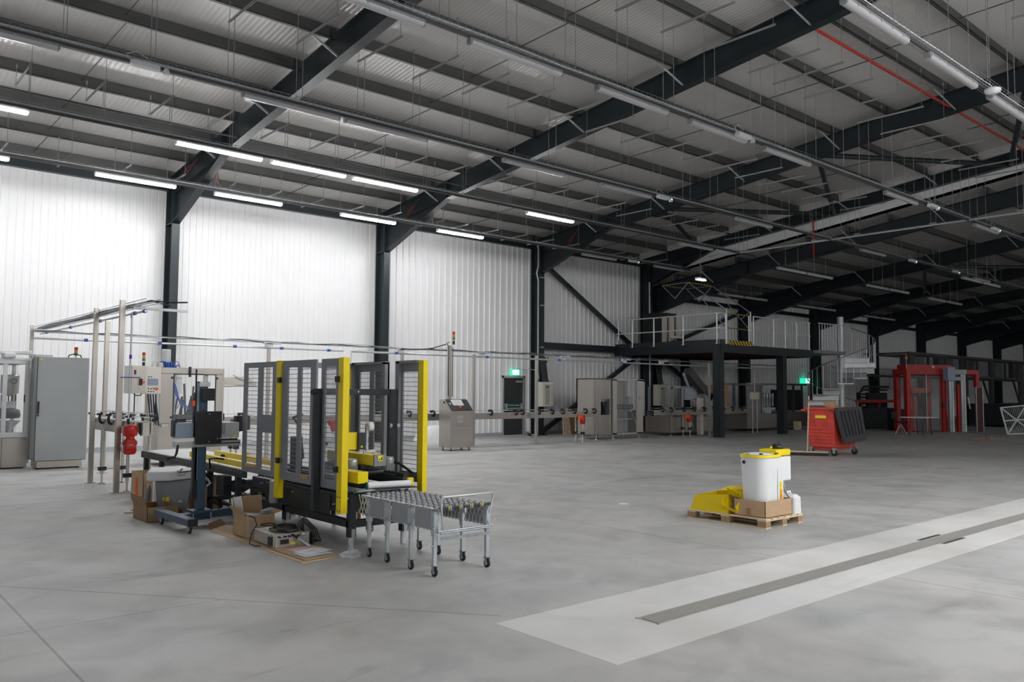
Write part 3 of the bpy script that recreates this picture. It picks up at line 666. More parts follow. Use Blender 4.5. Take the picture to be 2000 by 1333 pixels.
# ---- document roll
t = thing('drawing_roll', 'white rolled drawings lying at the sealer outfeed', 'paper roll', (4.36, 6.84, .60))
build(B().tube((4.16, 6.88, .635), (4.60, 6.80, .635), .032, 14).tube((4.25, 6.93, .625), (4.62, 6.87, .625), .022, 12), 'paper_roll', 'paper', t)
build(B().tube((4.145, 6.884, .635), (4.16, 6.88, .635), .033, 14), 'roll_cap', 'green', t)
build(B().rbox(4.2, 4.66, 6.74, 6.87, .598, .603, -.15), 'folder', 'black', t)
# ---- expandable roller conveyor
rc = thing('roller_conveyor', 'expandable skate-wheel conveyor on zinc legs with casters at the sealer outfeed', 'conveyor', (4.35, 6.15, 0))
XL, XR, YF, YK = 4.085, 4.615, 5.60, 6.86
zt = .575
n = 30
bar_ = B(); 
for i in range(n):
    y = YF+.02+(YK-YF-.04)*i/(n-1)
    bar_.tube((XL-.012, y, zt-.02), (XR+.012, y, zt-.02), .0045, 6)
build(bar_, 'axle_rods', 'galv_light', rc)
far_ = B()
for i in range(n):
    y = YF+.02+(YK-YF-.04)*i/(n-1)
    for j in range(5):
        x = XL+.05+(XR-XL-.10)*j/4+(.022 if i % 2 else -.022); q = B() if i < 20 else far_
        q.lathe((x-.011, y, zt-.02), [(.012, 0), (.024, .001), (.024, .021), (.012, .022)], 12, 'x')
        if i < 20: build(q, 'skate_wheel', 'grey_plastic', rc)
build(far_, 'rear_skate_wheels', 'grey_plastic', rc)['kind'] = 'stuff'
for x, s in ((XL, -1), (XR, 1)):
    q = B(); m = 24
    for i in range(m):
        y0_ = YF+(YK-YF)*i/m; y1_ = YF+(YK-YF)*(i+1)/m
        q.bar((x+s*.004, y0_, zt-.02), (x+s*.004, y1_+.03, zt-.20), .003, .014, (0, 1, 0))
        q.bar((x+s*.009, y0_, zt-.20), (x+s*.009, y1_+.03, zt-.02), .003, .014, (0, 1, 0))
        q.tube((x-.006*s, y0_, zt-.02), (x+s*.017, y0_, zt-.02), .007, 6); q.tube((x-.006*s, y0_, zt-.20), (x+s*.017, y0_, zt-.20), .007, 6)
    build(q, 'scissor_side', 'galv_light', rc)
    for a, c in ((YF+.07, YF+.33), (YF+.42, YF+.70), (YF+.78, YF+1.06)):
        build(B().box(x+s*.018-.002, x+s*.018+.002, a, c, zt-.195, zt-.03), 'side_plate', 'grey_plastic', rc)
    for y in (5.64, 5.99, 6.37, 6.68):
        lg = build(B().box(x+s*.018-.016, x+s*.018+.016, y-.014, y+.014, .09, .40).box(x+s*.018-.022, x+s*.018+.022, y-.022, y+.022, .33, zt-.035), 'leg', 'galv_light', rc); WLOC[lg.name] = WLOC[rc.name]
        build(B().box(x+s*.018-.028, x+s*.018+.028, y-.028, y+.028, zt-.04, zt-.033).tube((x+s*.04-.01, y-.03, .40), (x+s*.04-.01, y+.03, .40), .007), 'leg_bracket', 'galv', lg)
        build(B().tube((x+s*.036, y, .25), (x+s*.05, y, .25), .008).tube((x+s*.03, y, .38), (x+s*.055, y, .38), .01), 'height_bolt', 'galv_light', lg)
        cx = x+s*.018; r = .038
        cst = build(B().box(cx-.02, cx+.02, y-.028, y+.022, .083, .093).box(cx-.019, cx-.014, y-.02, y+.012, .035, .085).box(cx+.014, cx+.019, y-.02, y+.012, .035, .085), 'caster_fork', 'galv', lg)
        build(B().lathe((cx-.011, y-.005, r), [(.02, 0), (r, .003), (r, .019), (.02, .022)], 16, 'x'), 'caster_wheel', 'rubber', lg)
        build(B().lathe((cx-.0125, y-.005, r), [(.019, 0), (.019, .025)], 12, 'x'), 'wheel_hub', 'galv_light', lg)
        build(B().bar((cx-.005, y-.02, .082), (cx-.03, y-.06, .09), .03, .007), 'brake_pedal', 'black', lg)
q = B().tube((XL, YF-.02, .36), (XR, YF-.02, .36), .008).box(XL, XR, YF-.03, YF-.022, .30, .325).tube((XL-.03, YF-.02, zt-.20), (XR+.03, YF-.02, zt-.20), .01)
build(q, 'end_stretcher', 'galv', rc)
for j in range(4):
    x = XL+.10+j*.115; e_ = build(B().lathe((x-.02, YF-.02, zt-.01), [(.012, 0), (.024, .002), (.024, .02), (.012, .022)], 14, 'x'), 'end_wheel', 'grey_plastic', rc)
    build(B().lathe((x-.028, YF-.02, zt-.01), [(.016, 0), (.016, .008)], 12, 'x'), 'wheel_rim', 'yellow', e_)
build(B().tube((XL, YF-.02, zt-.01), (XR, YF-.02, zt-.01), .012, 8), 'end_axle', 'machine_black', rc)
hx = build(B().path([(XL+.03, YF-.02, zt-.2), (XL, YF-.03, zt-.02), (XL-.0, YF-.03, zt+.075), (XL+.02, YF-.03, zt+.085), (XR+.02, YF-.03, zt+.085), (XR+.03, YF-.03, zt+.07), (XR-.01, YF-.03, zt-.09)], .009, 8), 'pull_handle', 'alu', rc)
# ---- infeed conveyor with white table top
ic = thing('infeed_conveyor', 'low black infeed conveyor with glossy white top and yellow guide rails', 'conveyor', (4.35, 11.4, 0))
build(B().box(3.97, 4.02, 9.35, 13.15, .51, .60).box(4.70, 4.75, 9.35, 13.15, .51, .60).box(3.97, 4.75, 13.1, 13.15, .51, .60), 'side_frame', 'machine_black', ic)
build(B().box(3.985, 4.735, 11.0, 13.13, .60, .612), 'table_top', 'white_plastic', ic)
build(B().box(4.03, 4.69, 9.35, 11.0, .585, .603), 'slide_bed', 'white_plastic', ic)
q = B()
for i in range(38): q.tube((3.962, 9.4+i*.1, .575), (3.972, 9.4+i*.1, .575), .007, 6)
build(q, 'frame_bolts', 'galv_light', ic)['kind'] = 'stuff'
for y in (9.55, 10.45, 11.3, 12.3, 13.0):
    for x in (4.0, 4.72): build(B().box(x-.03, x+.03, y-.03, y+.03, .0, .51), 'leg', 'machine_black', ic)
build(B().box(3.97, 4.75, 10.42, 10.48, .13, .18).box(3.98, 4.03, 9.5, 10.6, .13, .17), 'cross_member', 'machine_black', ic)
for x0, x1 in ((4.08, 3.99), (4.42, 4.36)):
    build(B().bar((x0, 11.35, .665), (x1, 9.40, .665), .05, .07), 'guide_rail', 'yellow', ic)
    build(B().bar((x0, 10.5, .66), (x0+.16, 10.5, .66), .03, .02).lathe((x0+.10, 10.5, .66), [(.03, 0), (.03, .04), (.01, .05)], 10), 'rail_clamp', 'yellow' if x0 > 4.2 else 'black', ic)
build(B().path([(3.96, 10.35, .55), (3.93, 10.3, .68), (3.93, 10.05, .70), (4.05, 9.95, .68)], .012), 'swing_arm', 'black', ic)
build(B().box(3.9, 4.0, 9.75, 9.98, .26, .50), 'gearbox_plate', 'machine_black', ic)
build(B().lathe((4.0, 9.72, .38), [(.07, 0), (.08, .05), (.08, .14), (.05, .2)], 16, 'x').box(4.1, 4.5, 9.66, 9.78, .34, .44), 'drive_motor', 'machine_black', ic)
q = B()
for i in range(2): q.path([(4.05, 9.7-i*.05, .34-i*.03), (4.05, 9.3, .30-i*.03), (4.1, 8.9, .31-i*.02)], .01)
build(q, 'drive_chain', 'galv', ic)
caster(ic, 4.0, 10.1, .12)
build(B().box(3.95, 4.05, 10.02, 10.2, .12, .17), 'caster_block', 'machine_black', ic)
# ---- blue labeller stand
ls = thing('labeller_stand', 'blue steel H-base stand on casters carrying a labelling head', 'machine stand', (3.46, 9.5, 0))
ax = 3.22
build(B().bar((3.20, 9.88, .125), (3.225, 8.87, .125), .105, .075), 'base_beam', 'blue_steel', ls, bev=.006)
build(B().box(3.172, 3.278, 8.862, 8.87, .085, .165), 'beam_cap', 'black', ls)
build(B().bar((4.27, 10.35, .125), (4.25, 9.35, .125), .105, .075), 'base_beam', 'blue_steel', ls, bev=.006)
build(B().bar((3.23, 9.36, .115), (4.24, 9.62, .115), .09, .08), 'cross_beam', 'blue_steel', ls, bev=.005)
build(B().box(3.17, 3.19, 9.25, 9.30, .11, .15).tube((3.165, 9.2, .13), (3.17, 9.2, .13), .012), 'beam_bolts', 'galv_light', ls)
for x, y in ((3.20, 9.75), (3.222, 8.93), (4.27, 10.2), (4.25, 9.45)): caster(ls, x, y, .09, .043)
cx, cy = 3.50, 9.43
cb = build(B().box(cx-.11, cx+.11, cy-.1, cy+.1, .155, .18).box(cx-.095, cx+.095, cy-.085, cy+.085, .075, .09), 'base_plate', 'blue_steel', ls)
build(B().tube((cx-.10, cy-.09, .08), (cx-.10, cy-.09, .18), .006).tube((cx+.10, cy-.09, .08), (cx+.10, cy-.09, .18), .006), 'clamp_bolts', 'galv_light', ls)
build(B().box(cx-.045, cx+.045, cy-.045, cy+.045, .18, 1.58), 'column', 'blue_steel', ls, bev=.008)
build(B().box(cx-.075, cx-.047, cy-.03, cy+.03, .52, 1.58), 'column_rail', 'blue_light', ls)
build(B().box(cx-.06, cx+.06, cy-.06, cy+.06, 1.58, 1.635), 'column_cap', 'galv_light', ls)
build(B().box(cx-.04, cx+.10, cy-.10, cy-.05, 1.42, 1.56).tube((cx+.03, cy-.11, 1.53), (cx+.03, cy-.10, 1.53), .008).tube((cx+.03, cy-.11, 1.46), (cx+.03, cy-.10, 1.46), .008), 'slide_block', 'black', ls)
build(B().box(cx-.10, cx-.06, cy-.02, cy+.03, 1.0, 1.50).tube((cx-.08, cy, 1.50), (cx-.08, cy, 1.78), .01).box(cx-.10, cx-.055, cy-.03, cy+.02, .3, .95).tube((cx-.07, cy-.02, 1.63), (cx+.05, cy-.02, 1.62), .01), 'spindle', 'black', ls)
build(B().box(cx-.12, cx+.17, cy-.16, cy-.11, .93, 1.30), 'head_plate', 'black', ls, bev=.004)
q = B()
for dx, z in ((.025, 1.27), (.025, .955), (.12, .99), (.155, .99)): q.tube((cx+dx, cy-.166, z), (cx+dx, cy-.16, z), .008)
build(q, 'plate_screws', 'grey_plastic', ls)
build(B().box(cx-.32, cx+.42, cy-.10, cy+.02, .895, .965), 'cross_slide', 'alu', ls, bev=.004)
build(B().box(cx-.10, cx+.415, cy-.104, cy-.10, .925, .937).box(cx+.16, cx+.38, cy-.115, cy-.02, .965, .98), 'slide_groove', 'black', ls)
build(B().box(cx+.10, cx+.40, cy-.10, cy+.05, .99, 1.17), 'label_printer', 'alu', ls, bev=.004)
build(B().box(cx+.18, cx+.235, cy-.105, cy-.10, 1.03, 1.16), 'printer_vents', 'grey_plastic', ls)
build(B().box(cx+.33, cx+.37, cy-.106, cy-.10, 1.0, 1.025), 'printer_label', 'yellow_label', ls)
build(B().lathe((cx+.47, cy+.05, 1.14), [(.09, 0), (.09, .10)], 16, 'y').box(cx+.40, cx+.57, cy-.02, cy+.08, 1.07, 1.24), 'reel_box', 'black', ls, bev=.01)
build(B().box(cx-.32, cx-.12, cy-.08, cy+.04, 1.0, 1.17), 'applicator', 'screen', ls, bev=.004)
build(B().box(cx-.34, cx-.30, cy-.06, cy+.02, 1.02, 1.2).box(cx-.3, cx-.2, cy-.06, cy, 1.18, 1.22), 'applicator_cap', 'machine_black', ls)
build(B().path([(cx-.31, cy-.14, .93), (cx-.33, cy-.16, .84), (cx-.35, cy-.16, .80), (cx-.44, cy-.17, .795)], .014), 'crank_handle', 'black', ls)
build(B().tube((cx-.12, cy-.05, 1.36), (cx-.12, cy-.05, 1.42), .02, 10), 'limit_switch', 'orange', ls)
# ---- boxes and clutter round the stand
def open_box(name, label, cat, x0, x1, y0, y1, z0, z1, m='cardboard', flaps=(), group=None, ang=0, th=.006):
    t = thing(name, label, cat, ((x0+x1)/2, (y0+y1)/2, z0), group)
    cx, cy = (x0+x1)/2, (y0+y1)/2; hx, hy = (x1-x0)/2, (y1-y0)/2; R = Matrix.Rotation(ang, 3, 'Z')
    def pt(x, y, z): v = R@Vector((x, y, 0)); return (cx+v.x, cy+v.y, z)
    b = B()
    def panel(x, y, sx, sy, za, zb): b.obox((*pt(x, y, 0)[:2], (za+zb)/2), sx, sy, zb-za, R)
    panel(0, 0, 2*hx, 2*hy, z0, z0+th); panel(-hx+th/2, 0, th, 2*hy, z0, z1); panel(hx-th/2, 0, th, 2*hy, z0, z1)
    panel(0, -hy+th/2, 2*hx, th, z0, z1); panel(0, hy-th/2, 2*hx, th, z0, z1)
    build(b, 'box_body', m, t)
    for side, out, dz in flaps:
        c = {'-x': ((-hx, -hy), (-hx, hy), (-1, 0)), '+x': ((hx, -hy), (hx, hy), (1, 0)), '-y': ((-hx, -hy), (hx, -hy), (0, -1)), '+y': ((-hx, hy), (hx, hy), (0, 1))}[side]
        a, d, n_ = c
        p = [pt(*a, z1), pt(*d, z1), pt(d[0]+n_[0]*out, d[1]+n_[1]*out, z1+dz), pt(a[0]+n_[0]*out, a[1]+n_[1]*out, z1+dz)]
        q = [(x, y, z+th) for x, y, z in p]
        build(B().add(p+q, [(0, 1, 2, 3), (7, 6, 5, 4), (0, 4, 5, 1), (1, 5, 6, 2), (2, 6, 7, 3), (3, 7, 4, 0)]), 'box_flap', m, t)
    return t
t = open_box('cardboard_box', 'tall open cardboard box with a fluorescent orange stripe standing by the poly cover', 'box', 3.57, 3.92, 11.70, 12.22, 0, .40)
build(B().box(3.562, 3.57, 11.95, 12.04, .09, .32), 'orange_stripe', 'orange', t)
open_box('cardboard_box', 'low open cardboard box in front of the grey plastic tub', 'box', 3.10, 3.46, 9.98, 10.5, 0, .17, m='cardboard_dark', flaps=[('-x', .04, .12)])
open_box('cardboard_box', 'tall brown open cardboard box standing behind the blue column', 'box', 3.86, 4.16, 10.45, 11.0, 0, .43, m='cardboard', flaps=[('+y', .1, .06)])
t = thing('plastic_tub', 'grey plastic tub with yellow warning labels under white polystyrene', 'tub', (3.52, 10.6, 0))
q = B(); q.add([(3.36, 10.43, .05), (3.71, 10.43, .05), (3.78, 10.88, .05), (3.55, 10.88, .05), (3.31, 10.40, .42), (3.77, 10.40, .42), (3.83, 10.92, .42), (3.50, 10.92, .42)], [(0, 3, 2, 1), (4, 5, 6, 7), (0, 1, 5, 4), (1, 2, 6, 5), (2, 3, 7, 6), (3, 0, 4, 7)])
build(q, 'tub_body', 'grey_plastic', t, bev=.01)
build(B().box(3.42, 3.68, 10.5, 10.8, 0, .055), 'tub_foot', 'grey_plastic', t)
build(B().box(3.41, 3.435, 10.404, 10.412, .185, .225).box(3.45, 3.485, 10.404, 10.412, .17, .225), 'warning_label', 'yellow_label', t)
build(B().box(3.60, 3.64, 10.392, 10.40, .15, .17), 'socket_label', 'white_plastic', t)
t = thing('polystyrene_cover', 'white polystyrene packing cap resting over the grey tub', 'packing foam', (3.5, 10.5, .42))
build(B().prism([(3.21, 10.40), (3.44, 10.28), (3.80, 10.40), (3.86, 10.95), (3.42, 10.95)], 'z', .43, .545), 'foam_block', 'foam', t, bev=.02)
build(B().box(3.40, 3.60, 10.50, 10.90, .41, .43), 'foam_lip', 'foam', t)
t = thing('polystyrene_sheet', 'upright white polystyrene slab behind the tub', 'packing foam', (3.55, 11.4, 0))
build(B().box(3.62, 3.98, 11.40, 11.46, .0, .44), 'foam_panel', 'foam', t, bev=.006)
build(B().box(3.72, 4.0, 11.33, 11.39, .36, .48), 'foam_offcut', 'foam', t, bev=.006)
t = thing('cable_bundle', 'black cable looping over the poly cover and down beside the blue column', 'cable', (3.66, 10.2, .3))
build(B().path([(3.62, 10.36, .56), (3.58, 10.3, .56), (3.55, 10.27, .53), (3.66, 10.15, .55), (3.70, 10.05, .44), (3.70, 10.0, .35), (3.72, 9.95, .24), (3.71, 9.95, .09), (3.71, 9.95, .01)], .008), 'black_cable', 'black', t)
build(B().path([(3.56, 10.34, .55), (3.55, 10.27, .50), (3.60, 10.26, .50), (3.64, 10.27, .53)], .008), 'cable_hook', 'galv', t)
t = thing('packing_scrap', 'black and white wrapped scrap lying in the tall brown box', 'packing scrap', (3.9, 10.43, .38))
build(B().path([(3.87, 10.44, .42), (3.92, 10.42, .46), (3.99, 10.42, .45), (4.01, 10.43, .40), (3.98, 10.42, .36), (3.90, 10.41, .35)], .035, 8), 'wrapped_hose', 'black', t)
build(B().path([(3.91, 10.38, .44), (3.95, 10.38, .41), (3.98, 10.38, .36), (3.93, 10.37, .33)], .014, 6), 'white_strap', 'white_plastic', t)
t = thing('boot', 'dark grey rubber hose end poking from the low box', 'hose', (3.30, 10.6, .17))
build(B().path([(3.27, 10.55, .16), (3.275, 10.55, .30), (3.29, 10.57, .36), (3.31, 10.58, .30), (3.30, 10.58, .17)], .022, 8), 'hose', 'grey_plastic', t)
# offcuts on the floor by the boxes
tag(build(B().path([(3.22, 11.0, .012), (3.30, 11.1, .02), (3.42, 11.0, .03), (3.50, 11.1, .015)], .012, 5), 'tape_offcut', 'kraft'), 'torn strip of brown packing tape on the floor beside the orange striped box', 'litter')
tag(build(B().prism([(3.10, 10.86), (3.20, 10.80), (3.22, 10.93), (3.14, 10.97)], 'z', .0, .02), 'cardboard_offcut', 'kraft'), 'small scrap of cardboard on the floor beside the low box', 'litter')
# ---- flattened cardboard with box, laser unit and papers
t = thing('flattened_cardboard', 'long flattened cardboard sheet on the floor in front of the sealer', 'cardboard', (3.75, 8.1, 0))
build(B().prism([(3.46, 9.0), (3.74, 9.25), (4.02, 7.7), (3.86, 6.86), (3.46, 6.80)], 'z', .0, .008), 'lower_sheet', 'kraft', t)
build(B().prism([(3.50, 7.55), (3.92, 7.6), (3.88, 6.90), (3.50, 6.84)], 'z', .012, .022), 'upper_sheet', 'cardboard', t)
build(B().add([(3.46, 9.0, .008), (3.74, 9.25, .008), (3.70, 9.30, .075), (3.47, 9.07, .07)], [(0, 1, 2, 3), (3, 2, 1, 0)]), 'folded_flap', 'cardboard_dark', t)
t = open_box('cardboard_box', 'open cardboard box full of papers with flaps up on the flattened cardboard', 'box', 3.55, 3.87, 8.27, 8.58, .009, .235, flaps=[('-x', .05, .08), ('+x', .09, .02), ('+y', .03, .16)])
build(B().box(3.60, 3.625, 8.262, 8.27, .04, .19), 'label_strip', 'grey_plastic', t)
t2 = thing('paper_stack', 'white papers and film standing in the open box on the cardboard', 'papers', (3.7, 8.42, .1))
build(B().bar((3.59, 8.5, .12), (3.56, 8.56, .40), .26, .006, (1, 0, 0)), 'back_sheet', 'paper', t2)
build(B().obox((3.72, 8.40, .225), .28, .2, .01, Matrix.Rotation(.15, 3, 'Y')), 'loose_sheets', 'paper', t2)
build(B().obox((3.80, 8.36, .24), .12, .16, .01, Matrix.Rotation(-.5, 3, 'X')), 'blue_sheet', 'paper_blue', t2)
lu = thing('laser_marking_unit', 'shiny stainless control unit with coiled black hoses lying on the cardboard', 'marking unit', (3.70, 7.78, .02))
R_ = .06
build(B().rbox(3.53, 3.86, 7.52, 8.02, .025, .145, -.05), 'unit_case', 'stainless_bright', lu, bev=.006)
fc = build(B().rbox(3.53, 3.88, 7.505, 7.52, .025, .15, -.05), 'front_panel', 'stainless_bright', lu)
build(B().box(3.58, 3.66, 7.49, 7.51, .055, .095), 'fan_grille', 'black', lu)
q = B()
for x in (3.56, 3.62, 3.665, 3.71, 3.76): q.tube((x, 7.47, .125), (x, 7.51, .125), .010, 8)
build(q, 'connectors', 'black', lu)
build(B().box(3.68, 3.75, 7.495, 7.51, .045, .06).box(3.735, 3.76, 7.495, 7.51, .10, .115).box(3.80, 3.82, 7.50, 7.52, .12, .135), 'yellow_labels', 'yellow_label', lu)
build(B().box(3.50, 3.522, 7.55, 7.62, .04, .12), 'side_vents', 'black', lu)
build(B().tube((3.74, 7.46, .10), (3.82, 7.36, .03), .013, 8).tube((3.80, 7.5, .13), (3.83, 7.48, .13), .02, 10), 'beam_tube', 'galv_light', lu)
build(B().rbox(3.87, 3.95, 7.52, 7.60, .03, .13, 0).box(3.90, 3.91, 7.47, 7.52, .02, .13), 'side_module', 'machine_black', lu)
for i in range(3): build(B().loop((3.72+.018*i, 7.73+.02*i, .155+.014*i), .135-.018*i, .0065, 'z', 24, 6, 1.25-.1*i), 'hose_coil', 'black', lu)
build(B().path([(3.62, 7.66, .16), (3.66, 7.56, .16), (3.72, 7.48, .12), (3.78, 7.42, .06)], .012), 'hose', 'black', lu)
for i in range(4):
    o = i*.02
    build(B().path([(3.88, 7.62, .10), (3.88+o, 7.75, .20+o), (3.95+o, 7.82, .22), (4.02+o, 7.74, .12), (4.0+o, 7.60, .02), (3.95, 7.55, .05)], .006), 'flex_loop', 'black', lu)
for i in range(4): build(B().loop((3.69+.02*i, 8.12+.015*i, .06+.028*i), .11-.012*i, .005, 'z', 20, 5, 1.0), 'cable_coil', 'black' if i % 2 else 'galv', lu)
build(B().path([(3.58, 8.26, .24), (3.62, 8.2, .22), (3.60, 8.10, .16), (3.50, 8.0, .10), (3.44, 7.90, .02), (3.45, 7.80, .012), (3.49, 7.75, .012)], .006), 'stray_cable', 'black', lu)
for i, (m, lab, x, y, a, z) in enumerate([('paper_pink', 'pink sheet of paper under the white sheets on the cardboard', 3.74, 7.28, .2, .024), ('paper', 'printed white sheet uppermost on the cardboard by the laser unit', 3.72, 7.12, .3, .031), ('paper_blue', 'pale blue sheet poking out below the printed sheet', 3.68, 7.03, .1, .027)]):
    p = thing('paper_sheet', lab, 'paper', (x, y, z))
    build(B().rbox(x-.15, x+.15, y-.11, y+.11, z, z+.002, a), 'sheet', m, p)
    if i == 1: build(B().rbox(x-.05, x+.03, y+.02, y+.024, z+.002, z+.0024, a).rbox(x-.08, x+.05, y-.02, y-.017, z+.002, z+.0024, a), 'print_lines', 'grey_plastic', p)
# crumpled film bag
def blob(name, m, label, cat, c, sx, sy, sz, seed, n=14, rough=.25, sm=False):
    rnd = random.Random(seed); vs = []; fs = []
    nz_ = 7
    for j in range(nz_+1):
        a = math.pi/2*j/nz_
        for i in range(n):
            t = 2*math.pi*i/n; k = 1+rnd.uniform(-rough, rough)
            vs.append((c[0]+sx*math.cos(a)*math.cos(t)*k, c[1]+sy*math.cos(a)*math.sin(t)*k, c[2]+sz*math.sin(a)*(k if j else 0)))
    for j in range(nz_):
        for i in range(n): fs.append((j*n+i, j*n+(i+1) % n, (j+1)*n+(i+1) % n, (j+1)*n+i))
    o = build(B().add(vs, fs, sm), name, m); return tag(o, label, cat)
blob('film_scrap', 'film', 'crumpled clear plastic film on the floor by the sealer foot', 'plastic film', (3.93, 6.78, 0), .11, .06, .06, 3)
blob('film_sack', 'foam', 'big white plastic sheet heap on the floor by the wall behind the terminal', 'plastic sheet', (14.3, 19.9, 0), .72, .35, .52, 5, 26, .045, True)
# ================================================================== LEFT GROUP
cb = thing('control_cabinet', 'tall light grey electrical cabinet with black handle at the edge of the hall', 'cabinet', (3.87, 17.95, 0))
build(B().box(3.42, 4.30, 17.72, 18.35, .16, 2.155), 'cabinet_body', 'cabinet_grey', cb, bev=.006)
dd = build(B().box(3.41, 4.305, 17.69, 17.715, .165, 2.15), 'door', 'cabinet_grey', cb, bev=.004); WLOC[dd.name] = WLOC[cb.name]
build(B().box(3.405, 3.412, 17.686, 17.72, .165, 2.15).box(3.41, 4.305, 17.715, 17.722, .155, .165), 'door_seal', 'black', dd)
build(B().box(3.425, 3.455, 17.66, 17.69, 1.02, 1.30), 'handle', 'black', dd, bev=.006)
build(B().lathe((3.44, 17.66, 1.265), [(.010, 0), (.010, .004)], 10, 'y').lathe((3.44, 17.655, 1.05), [(.008, 0), (.008, .006)], 10, 'y'), 'handle_lock', 'galv_light', dd)
build(B().prism([(3.435, 2.085), (3.49, 2.085), (3.4625, 2.13)], 'y', 17.684, 17.69), 'warning_triangle', 'yellow_label', dd)
build(B().box(3.47, 4.25, 17.74, 18.3, .03, .16), 'plinth', 'cabinet_beige', cb)
build(B().box(3.40, 3.70, 17.9, 18.2, 2.155, 2.20), 'cable_duct', 'galv', cb)
for x in (3.5, 4.2): build(B().lathe((x, 17.85, 0), [(.03, 0), (.03, .01), (.012, .015), (.012, .05)], 10), 'leveling_foot', 'black', cb)
def beacon(x, y, z, label, r=.035, h=.06, pole=0, extra=False):
    t = thing('signal_beacon', label, 'signal light', (x, y, z))
    z0 = z
    if pole: build(B().tube((x, y, z), (x, y, z+pole), .012, 8), 'beacon_pole', 'galv_light', t); z0 = z+pole
    if extra: build(B().tube((x, y, z0), (x, y, z0+h*1.3), r*.9, 14), 'beacon_base', 'black', t); z0 += h*1.6
    for i, m in enumerate(('sig_green', 'sig_amber', 'sig_red')): build(B().tube((x, y, z0+i*h), (x, y, z0+(i+1)*h-.003), r, 14), 'beacon_lens', m, t)
    return t
beacon(4.13, 18.0, 2.155, 'red amber green signal beacon on top of the grey cabinet', .033, .057, .05)
tag(build(B().path([(3.98, 17.95, 2.16), (4.0, 17.95, 2.21), (4.1, 17.95, 2.235), (4.2, 17.95, 2.21), (4.22, 17.95, 2.16)], .012), 'cable_hose', 'black'), 'short black hose arched in front of the cabinet beacon', 'hose')
fm = thing('filling_machine', 'glazed aluminium framed filling machine cut off by the edge of view', 'filling machine', (2.7, 18.8, 0))
build(B().box(1.9, 3.38, 18.2, 19.6, .02, .60), 'base_cabinet', 'stainless', fm, bev=.01)
build(B().box(2.95, 2.955, 18.19, 18.2, .02, .60), 'door_gap', 'black', fm)
q = B()
for x in (1.95, 2.96, 3.33):
    for y in (18.2, 19.55): q.box(x-.035, x+.035, y-.034, y+.034, .70, 2.018)
for y in (18.2, 19.55): q.box(1.9, 3.37, y-.035, y+.035, 2.02, 2.09).box(1.9, 3.37, y-.035, y+.035, .602, .698)
q.box(3.30, 3.37, 18.237, 19.51, 2.02, 2.09)
build(q, 'glazing_frame', 'alu', fm)
build(B().box(1.9, 3.39, 18.15, 19.6, 2.09, 2.13), 'roof_panel', 'white_plastic', fm)
build(B().box(1.9, 3.39, 18.1, 18.3, 2.20, 2.28).box(2.9, 3.1, 18.0, 18.4, 2.13, 2.22), 'roof_duct', 'white_plastic', fm, bev=.02)
build(B().box(1.99, 2.92, 18.195, 18.2, .7, 2.02).box(3.0, 3.30, 18.195, 18.2, .7, 2.02), 'glass_door', 'clear', fm)
tk = build(B().lathe((3.16, 18.9, 1.45), [(.05, -.06), (.16, 0), (.165, .34), (.16, .36), (.02, .37)], 24), 'product_tank', 'stainless', fm)
text('VO', .15, 'tank_lettering', 'black', tk if False else fm, (3.15, 18.725, 1.68), (math.pi/2, 0, 0))
build(B().lathe((3.05, 18.9, .95), [(.30, 0), (.32, .05), (.30, .16), (.2, .2)], 24), 'turret', 'machine_black', fm)
build(B().lathe((3.05, 18.9, 1.15), [(.22, 0), (.22, .12), (.24, .14)], 24), 'bottle_plate', 'white_plastic', fm)
q = B()
for i in range(9): q.tube((2.78+i*.06, 18.85, 1.15), (2.78+i*.06, 18.85, 1.42), .014, 6)
build(q, 'filling_valves', 'machine_black', fm)
build(B().lathe((3.1, 18.9, .62), [(.1, 0), (.12, .1), (.28, .28)], 18), 'turret_pedestal', 'galv', fm)
build(B().box(3.285, 3.30, 18.15, 18.19, 1.28, 1.42), 'door_latch', 'black', fm)
# tall stainless posts and overhead cable tray running along Y
def post(x, y, z, lab, r=.034, name='service_post'):
    t = thing(name, lab, 'post', (x, y, 0))
    build(B().box(x-r, x+r, y-r, y+r, .012, z), 'post_tube', 'stainless', t)
    build(B().box(x-r*2, x+r*2, y-r*2, y+r*2, 0, .012), 'foot_plate', 'stainless', t)
    return t
post(3.66, 14.72, 2.885, 'tall square stainless post just beside the grey cabinet')
post(3.62, 13.12, 2.885, 'tall square stainless post closest to the red gearmotor', .036)
post(3.62, 19.5, 2.87, 'square stainless post rising behind the glazed machine')
t = post(4.25, 16.3, 2.80, 'square stainless post carrying the long pipes behind the two tall posts', .036)
t = thing('service_tray', 'wire tray with dark cables running between the tall stainless posts', 'cable tray', (3.72, 16.3, 2.8))
q = B()
for x in (3.68, 3.78, 3.88):
    q.box(x-.004, x+.004, 12.2, 19.6, 2.79, 2.798)
for x in (3.68, 3.88): q.box(x-.004, x+.004, 12.2, 19.6, 2.84, 2.848)
for i in range(74): q.box(3.68, 3.88, 12.2+i*.1, 12.204+i*.1, 2.786, 2.79).box(3.678, 3.682, 12.2+i*.1, 12.204+i*.1, 2.79, 2.845)
build(q, 'wire_basket', 'galv', t)
for i in range(5): build(B().path([(3.70+i*.035, 12.75+(i*7 % 5)*.1+j*1.1, 2.805+.008*((i+j) % 3)) for j in range(7)], .014, 6), 'cable', 'black' if i != 2 else 'galv', t)
build(B().path([(3.75, 13.0, 2.82), (3.9, 12.7, 2.87), (4.1, 12.4, 2.83), (4.3, 12.3, 2.84)], .012).path([(3.78, 13.1, 2.82), (4.0, 12.9, 2.88), (4.15, 12.6, 2.80)], .012), 'loose_ends', 'black', t)
